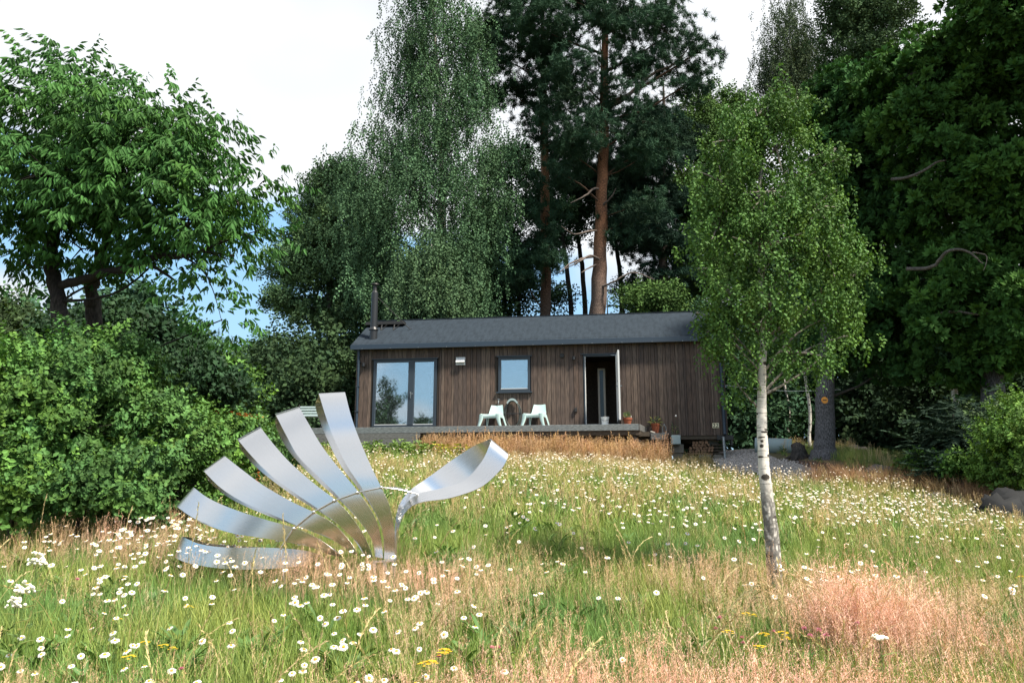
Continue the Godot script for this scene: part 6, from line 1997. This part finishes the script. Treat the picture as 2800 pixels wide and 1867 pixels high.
func build_meadow() -> void:
	var tf := {g0 = [], g1 = [], g2 = [], wide = [], b0 = [], b1 = [], bw = [], herb = [], forb = [], tall = [], s0 = [], s1 = [], s2 = [], dry = []}
	var cl := {}
	for k in tf:
		cl[k] = []
	var put := func(k: String, x: float, z: float, s: float, c: Color, lean := 0.12) -> void:
		var bs := Basis(Vector3(rng.randf_range(-1, 1), 0, rng.randf_range(-1, 1)).normalized(), rng.randf() * lean) * Basis(Vector3.UP, rng.randf() * TAU)
		tf[k].append(Transform3D(bs.scaled(Vector3(s, s * rng.randf_range(0.85, 1.15), s)), on_ground(x, z)))
		cl[k].append(c)
	# rows of cells whose size grows with distance
	var z := -2.4
	while z > -31.0:
		var d := -z
		var step := 0.075 + 0.0062 * d
		var half := d * 1500.0 / F + 2.4
		var x := -half
		while x < half:
			var px := x + rng.randf_range(-0.5, 0.5) * step
			var pz := z + rng.randf_range(-0.5, 0.5) * step
			x += step
			if blocked(px, pz):
				continue
			if pz < -24.0 and px > -5.5 and px < 6.0:
				continue
			var p := pinkness(px, pz)
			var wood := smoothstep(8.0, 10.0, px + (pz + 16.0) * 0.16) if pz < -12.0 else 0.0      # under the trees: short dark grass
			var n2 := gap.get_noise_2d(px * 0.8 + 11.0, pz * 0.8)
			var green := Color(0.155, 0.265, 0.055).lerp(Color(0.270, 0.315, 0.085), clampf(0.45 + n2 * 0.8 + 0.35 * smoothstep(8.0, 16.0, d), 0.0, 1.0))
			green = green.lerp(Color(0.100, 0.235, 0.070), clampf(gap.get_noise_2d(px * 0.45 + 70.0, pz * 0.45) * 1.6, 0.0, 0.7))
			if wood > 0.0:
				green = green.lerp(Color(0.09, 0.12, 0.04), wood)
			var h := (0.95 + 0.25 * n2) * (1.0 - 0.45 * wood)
			var far := d > 9.5
			if z < -18.6 and absf(px - 6.9) < 1.7:
				h *= 0.45
			if rng.randf() < 0.95 - 0.5 * clampf(p, 0.0, 1.0):
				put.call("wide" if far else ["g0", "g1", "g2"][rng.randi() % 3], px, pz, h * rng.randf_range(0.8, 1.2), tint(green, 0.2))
			if wood < 0.4 and rng.randf() < clampf(0.14 + p * 0.92, 0.03, 0.85):
				var c := Color(0.56, 0.395, 0.25).lerp(Color(0.70, 0.415, 0.33), clampf(p * 1.1 - 0.1, 0.0, 1.0))
				if far:
					c = Color(0.52, 0.41, 0.24)
				if z < -18.6 and absf(px - 6.9) < 1.7 and rng.randf() < 0.8:
					continue
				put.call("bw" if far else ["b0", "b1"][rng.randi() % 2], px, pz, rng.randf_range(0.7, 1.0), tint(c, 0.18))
			if rng.randf() < 0.14 and p < 0.5:
				put.call("herb", px, pz, rng.randf_range(0.7, 1.5), tint(Color(0.065, 0.135, 0.035), 0.25))
			if rng.randf() < 0.035 + 0.05 * clampf(p, 0.0, 1.0) and d < 9.0:
				put.call(["s0", "s1", "s2"][rng.randi() % 3], px, pz, rng.randf_range(0.65, 0.98), tint(Color(0.44, 0.37, 0.19), 0.15), 0.3)
		z -= step
	# golden stand along the deck and at the cabin corner, dry stalks on the bank
	for i in 720:
		var hx := rng.randf_range(2.6, 9.6)
		var hz := 1.25 + absf(rng.randfn()) * 0.75
		if hx < 3.4 and rng.randf() < 0.7:
			continue
		var w := house(hx, 0, hz)
		put.call("tall", w.x, w.z, rng.randf_range(0.6, 1.1) * (1.0 - 0.12 * (hz - 1.2)), tint(Color(0.44, 0.31, 0.15).lerp(Color(0.34, 0.21, 0.13), rng.randf()), 0.3), 0.25)
		put.call("bw", w.x + rng.randf_range(-0.15, 0.15), w.z, rng.randf_range(1.2, 2.1) * (1.0 - 0.12 * (hz - 1.2)), tint(Color(0.50, 0.35, 0.19).lerp(Color(0.42, 0.26, 0.17), rng.randf()), 0.3), 0.25)
	for i in 150:
		var w := house(rng.randf_range(9.0, 11.0), 0, rng.randf_range(0.5, 1.4))
		put.call("tall", w.x, w.z, rng.randf_range(0.3, 0.6), tint(Color(0.36, 0.29, 0.13), 0.25), 0.2)
	for i in 500:                                                   # green and yellow plants before the skirting
		var w := house(rng.randf_range(-1.2, 4.2), 0, rng.randf_range(1.3, 3.2))
		put.call("forb", w.x, w.z, rng.randf_range(1.2, 2.4), tint(Color(0.12, 0.20, 0.045).lerp(Color(0.40, 0.38, 0.04), 1.0 if w.x > -2.2 and rng.randf() < 0.5 and w.x < -0.6 else 0.0), 0.2))
	for i in 600:
		var t := rng.randf()
		var c := Vector2(6.7, -21.4).lerp(Vector2(9.7, -15.4), t)
		var off := rng.randfn() * 0.55 + 0.2
		var px := c.x + off * 0.8
		var pz := c.y + off * 0.4
		if not blocked(px, pz):
			put.call("tall", px, pz, rng.randf_range(0.35, 0.85), tint(Color(0.36, 0.24, 0.12).lerp(Color(0.28, 0.15, 0.10), rng.randf()), 0.3), 0.35)
	# the pale tussock that leans in the wind on the right
	for i in 70:
		var px := 2.05 + rng.randfn() * 0.16
		var pz := -4.95 + rng.randfn() * 0.14
		put.call(["s0", "s2"][rng.randi() % 2], px, pz, rng.randf_range(0.6, 0.9), tint(Color(0.66, 0.52, 0.36), 0.12), 0.35)
		put.call(["b0", "b1"][rng.randi() % 2], px, pz, rng.randf_range(0.9, 1.25), tint(Color(0.68, 0.43, 0.34), 0.12), 0.3)
	for i in 40:
		var px := 0.95 + rng.randfn() * 0.12
		var pz := -4.1 + rng.randfn() * 0.10
		put.call(["s0", "s2"][rng.randi() % 2], px, pz, rng.randf_range(0.5, 0.75), tint(Color(0.42, 0.37, 0.22), 0.12), 0.4)
	var meshes := {g0 = S.green[0], g1 = S.green[1], g2 = S.green[2], wide = S.green_wide, b0 = S.bent[0], b1 = S.bent[1], bw = S.bent_wide, herb = S.herb, forb = S.shrub, tall = S.tall, s0 = S.stalk[0], s1 = S.stalk[1], s2 = S.stalk[2]}
	var info := {g0 = ["green_grass", "fine green meadow grass in the near half of the meadow", "grass"], g1 = ["green_grass", "fine green meadow grass in the near half of the meadow", "grass"], g2 = ["green_grass", "fine green meadow grass in the near half of the meadow", "grass"], wide = ["far_grass", "yellowish green grass on the upper meadow below the cabin and under the trees", "grass"],
		b0 = ["bent_grass", "hazy reddish bent grass in flower across the near meadow", "grass"], b1 = ["bent_grass", "hazy reddish bent grass in flower across the near meadow", "grass"], bw = ["far_bent_grass", "tan flowering grass on the upper meadow below the cabin", "grass"], herb = ["meadow_herbs", "low broad leaved green herbs among the meadow grass", "ground cover"], forb = ["meadow_forbs", "leafy green and yellow herbs before the boarded left end of the deck", "ground cover"], tall = ["golden_grass", "tall golden brown dry grass along the deck and on the bank", "grass"],
		s0 = ["grass_stalks", "long pale seed stalks arching over the near meadow", "grass"], s1 = ["grass_stalks", "long pale seed stalks arching over the near meadow", "grass"], s2 = ["grass_stalks", "long pale seed stalks arching over the near meadow", "grass"]}
	for k in meshes:
		var o := swarm(info[k][0], meshes[k], M.grass, tf[k], cl[k], self)
		tag(o, info[k][1], info[k][2])
		if k in ["g0", "g1", "g2", "b0", "b1", "s0", "s1", "s2"]:
			o.set_meta("group", info[k][1])
	build_flowers()

func build_flowers() -> void:
	# oxeye daisy: ray petals, disc, stem
	var b := MB.new()
	for i in 15:
		var a := TAU * i / 15.0
		var d := Vector3(cos(a), 0.0, sin(a))
		var s := Vector3(-sin(a), 0, cos(a)) * 0.0038
		var p0 := d * 0.005
		var p1 := d * 0.015 + Vector3(0, 0.0015, 0)
		var p2 := d * 0.0225 + Vector3(0, -0.001 - 0.002 * (i % 3), 0)
		b.quad(p0 - s * 0.5, p0 + s * 0.5, p1 + s, p1 - s)
		b.quad(p1 - s, p1 + s, p2 + s * 0.7, p2 - s * 0.7)
	var petals := b.mesh()
	b = MB.new()
	b.blob(Vector3(0, 0.001, 0), Vector3(0.0088, 0.0055, 0.0088), 0.0, 1, 6, 10)
	var disc := b.mesh()
	b = MB.new()
	b.tube([Vector3(0.02, -0.42, 0.01), Vector3(0.008, -0.2, 0.0), Vector3(0, -0.002, 0)], [0.0016, 0.0014, 0.0012], 4)
	var stem := b.mesh()
	var white := plain_leaf(0.60, 0.60, 0.585)
	white.backlight = Color(0.35, 0.35, 0.33)
	var gold := mat(lin(0.55, 0.27, 0.015), 0.8)
	var green := plain_leaf(0.09, 0.15, 0.04)
	var both := b.mesh(petals.duplicate() if false else null, green)     # one mesh of all three for the far ones
	var fb := ArrayMesh.new()
	fb.add_surface_from_arrays(Mesh.PRIMITIVE_TRIANGLES, petals.surface_get_arrays(0))
	fb.surface_set_material(0, white)
	fb.add_surface_from_arrays(Mesh.PRIMITIVE_TRIANGLES, disc.surface_get_arrays(0))
	fb.surface_set_material(1, gold)
	fb.add_surface_from_arrays(Mesh.PRIMITIVE_TRIANGLES, stem.surface_get_arrays(0))
	fb.surface_set_material(2, green)
	# where they grow: dense drifts on the upper meadow, a drift before the thicket, scattered below
	var spots := []
	var tries := 0
	while tries < 90000:
		tries += 1
		var d := rng.randf_range(2.9, 21.5)
		if rng.randf() > d / 21.5:
			continue
		var x := rng.randf_range(-0.66, 0.66) * d
		var z := -d
		if blocked(x, z) or x + (z + 16.0) * 0.16 > 8.2:
			continue
		var n := gap.get_noise_2d(x * 0.7 + 5.0, z * 0.7 + 9.0) + 0.5 * gap.get_noise_2d(x * 2.1, z * 2.1 + 30.0)
		var den := 5.0                                              # flowers per square metre
		den += 150.0 * hill(x, z, -3.05, -7.3, 0.75, 0.5) + 75.0 * hill(x, z, -2.6, -6.4, 0.5, 0.6) + 40.0 * hill(x, z, -1.6, -4.6, 1.1, 1.4) + 24.0 * hill(x, z, -0.7, -5.5, 0.7, 0.7)
		den += smoothstep(9.0, 12.5, d) * (1.0 - smoothstep(19.0, 21.3, d)) * (5.0 + 55.0 * clampf(n + 0.12, 0.0, 1.0)) * clampf(0.8 + 1.6 * gap.get_noise_2d(x * 4.5 + 3.0, z * 4.5), 0.15, 2.0) * (1.0 if x > -1.5 else 0.6)
		den += 28.0 * hill(x, z, 5.0, -11.5, 1.5, 1.6) + 24.0 * hill(x, z, 6.5, -14.0, 1.5, 1.2) + 16.0 * hill(x, z, 1.5, -9.0, 1.2, 1.0) + 22.0 * hill(x, z, 2.2, -5.9, 0.8, 0.35)
		if d < 9.0:
			den *= clampf(0.75 + n * 1.3, 0.1, 2.0)
		if x > 0.2 and d < 5.0:
			den *= 0.35
		var area := 0.5 * 1.32 * 21.5 * 21.5 / 45000.0 * 0.96      # square metres that one accepted try stands for
		if rng.randf() < den * area:
			spots.append(Vector3(x, 0, z))
	spots.sort_custom(func(p: Vector3, q: Vector3) -> bool: return p.z > q.z)
	var far_tf := []
	var far_c := []
	var k := 0
	for s: Vector3 in spots:
		var h := rng.randf_range(0.26, 0.46)
		if -s.z < 5.0:
			h = rng.randf_range(0.22, 0.40)
		var sc := rng.randf_range(0.65, 1.0)
		if s.z < -10.0:
			sc *= 0.88
		var tilt := Basis(Vector3(rng.randf_range(-1, 1), 0, rng.randf_range(-1, 1)).normalized(), rng.randf_range(0.0, 0.6)) * Basis(Vector3.RIGHT, 0.42)
		var t := Transform3D((tilt * Basis(Vector3.UP, rng.randf() * TAU)).scaled(Vector3.ONE * sc), on_ground(s.x, s.z, h))
		if k < 300:
			var where := ""
			var best := 1e9
			for m in [[-3.3, -7.4, "at the foot of the tallest thicket shrub"], [-2.7, -7.5, "behind the sculpture's lowest loop"], [-2.4, -6.3, "left of the sculpture's lowest loop"], [-1.6, -5.9, "in front of the sculpture's lowest loop"], [-0.9, -5.6, "before the sculpture's foot"], [-2.6, -4.9, "beside the creamy meadowsweet"], [-1.6, -4.6, "in the green grass below the lowest loop"], [-1.5, -3.5, "at the lower left edge of the meadow"], [-0.4, -3.6, "at the lower edge, left of the reddish grass"], [-0.4, -4.6, "between sculpture and reddish grass"], [0.8, -4.4, "by the pale tussock"], [2.0, -4.6, "in the reddish grass on the near right"], [1.2, -3.4, "in the reddish grass at the lower edge"], [1.4, -6.2, "left of the young birch's foot"], [2.4, -6.1, "right before the young birch's foot"], [3.3, -6.6, "well right of the young birch"], [0.2, -6.6, "right of the sculpture's foot"], [-0.9, -7.4, "seen between the steel loops"]]:
				var dm := Vector2(s.x - m[0], s.z - m[1]).length()
				if dm < best:
					best = dm
					where = m[2]
			var look := "large" if sc > 0.91 else ("small" if sc < 0.74 else "white")
			if tilt.y.y < 0.70:
				look += " nodding"
			var o := thing("daisy", look + " oxeye daisy " + where, "daisy", t, look + " oxeye daisies " + where)
			part("petals", petals, white, o)
			part("disc", disc, gold, o)
			part("stem", stem, green, o)
		else:
			far_tf.append(t)
			far_c.append(Color.WHITE)
		k += 1
	var fo := swarm("far_daisies", fb, null, far_tf, far_c, self)
	tag(fo, "countless white oxeye daisies in drifts over the upper meadow", "daisies")
	# meadowsweet on the left, yarrow on the right
	for q in [["tall creamy meadowsweet head at the left edge, uppermost of three", 98, 1545, 4.5, 0.062, 0.5], ["creamy meadowsweet head at the left edge, below the tall one", 62, 1620, 4.3, 0.05, 0.36], ["creamy flower head at the left edge, lowest of three", 40, 1660, 4.2, 0.05, 0.3], ["white yarrow head in the reddish grass on the right", 2405, 1745, 3.8, 0.04, 0.3]]:
		var p := at(q[1], q[2], q[3])
		var fl := thing("umbel_flower", q[0], "flower", p)
		var hb := MB.new()
		for i in 38:
			var dd := rand_dir()
			dd.y = absf(dd.y) * (1.2 if q[1] < 1000 else 0.25)
			hb.blob(dd * q[4] * rng.randf_range(0.3, 1.0), Vector3.ONE * rng.randf_range(0.006, 0.011), 0.4, i, 3, 5)
		part("head", hb.mesh(), mat(lin(0.72, 0.72, 0.58), 0.9), fl)
		var sb := MB.new()
		sb.tube([Vector3(0, 0, 0), Vector3(0.01, -q[5] * 0.5, 0.0), Vector3(-0.01, ground(p.x, p.z) - p.y - 0.05, 0.02)], [0.0025, 0.003, 0.0035], 5)
		part("stem", sb.mesh(), green, fl)
		var lb := MB.new()
		for i in 8:
			var a := i * 2.4
			var dd := Vector3(cos(a), 0.35, sin(a)).normalized()
			lb.leaf(Vector3(0, -0.08 - 0.035 * i, 0), dd, dd.cross(Vector3.UP).normalized(), 0.09, 0.025)
		part("leaves", lb.mesh(), green, fl)
	# yellow St John's wort and pink clover on the right
	var yb := MB.new()
	for i in 12:
		var dd := rand_dir()
		dd.y = absf(dd.y) * 0.5
		var c := dd * 0.028
		for j in 5:
			var a := TAU * j / 5.0
			var e := Vector3(cos(a), 0.15, sin(a))
			yb.leaf4(c, e, Vector3(-sin(a), 0, cos(a)), 0.011, 0.009)
	var yhead := yb.mesh()
	yb = MB.new()
	yb.tube([Vector3(0.01, -0.45, 0), Vector3(0, -0.2, 0.01), Vector3.ZERO], [0.002, 0.002, 0.0015], 4)
	for i in 10:
		var a := i * 2.4
		var dd := Vector3(cos(a), 0.5, sin(a)).normalized()
		yb.leaf4(Vector3(0, -0.03 - 0.03 * i, 0), dd, dd.cross(Vector3.UP).normalized(), 0.03, 0.01)
	var ystem := yb.mesh()
	var ym := plain_leaf(0.70, 0.46, 0.02)
	var first: Node3D
	for q in [[2040, 1680, 4.6], [2060, 1684, 4.6], [2090, 1738, 4.3], [2140, 1735, 4.2], [2146, 1748, 4.2], [2078, 1772, 4.0], [1992, 1732, 4.3], [1178, 1815, 3.6], [1210, 1790, 3.7], [515, 1662, 4.7], [322, 1695, 4.4], [395, 1760, 4.2], [445, 1768, 4.2], [350, 1800, 3.9], [470, 1775, 4.1], [1160, 1820, 3.6], [2792, 1580, 5.4], [1215, 1783, 3.8]]:
		var t := Transform3D(Basis(Vector3.UP, rng.randf() * TAU).scaled(Vector3.ONE * rng.randf_range(0.7, 1.05)), at(q[0], q[1], q[2]))
		var side := "in the grass right of the middle of the near meadow" if q[0] > 1500 else ("near the middle of the lower edge" if q[0] > 900 else "in the green grass on the near left")
		if first == null:
			first = thing("yellow_wildflower", "yellow flowering wort " + side, "wildflower", t, "yellow worts " + side)
			part("blossoms", yhead, ym, first)
			part("stem", ystem, green, first)
		else:
			copy(first, "yellow_wildflower", t, "yellow flowering wort " + side, "yellow worts " + side)
	var cb := MB.new()
	for i in 40:
		var dd := rand_dir()
		dd.y = absf(dd.y) * 1.2 + 0.05
		cb.leaf4(Vector3.ZERO, dd.normalized(), dd.cross(rand_dir()).normalized(), 0.014, 0.005)
	var chead := cb.mesh()
	first = null
	for q in [[1968, 1690, 4.5], [2030, 1745, 4.2], [2032, 1758, 4.2], [2115, 1728, 4.3], [2200, 1720, 4.4], [2216, 1740, 4.3], [2345, 1705, 4.5], [1345, 1772, 3.9], [1362, 1772, 3.9], [1200, 1796, 3.7], [1958, 1720, 4.4], [2240, 1725, 4.3], [210, 1585, 5.0], [495, 1830, 3.8], [2260, 1738, 4.2]]:
		var t := Transform3D(Basis(Vector3.UP, rng.randf() * TAU).scaled(Vector3.ONE * rng.randf_range(0.9, 1.3)), at(q[0], q[1], q[2]))
		var side := "in the grass right of the middle of the near meadow" if q[0] > 1500 else ("near the middle of the lower edge" if q[0] > 900 else "in the green grass on the near left")
		if first == null:
			first = thing("red_clover", "pink clover head " + side, "clover", t, "pink clovers " + side)
			part("head", chead, plain_leaf(0.50, 0.13, 0.26), first)
			part("stem", ystem, green, first)
		else:
			copy(first, "red_clover", t, "pink clover head " + side, "pink clovers " + side)
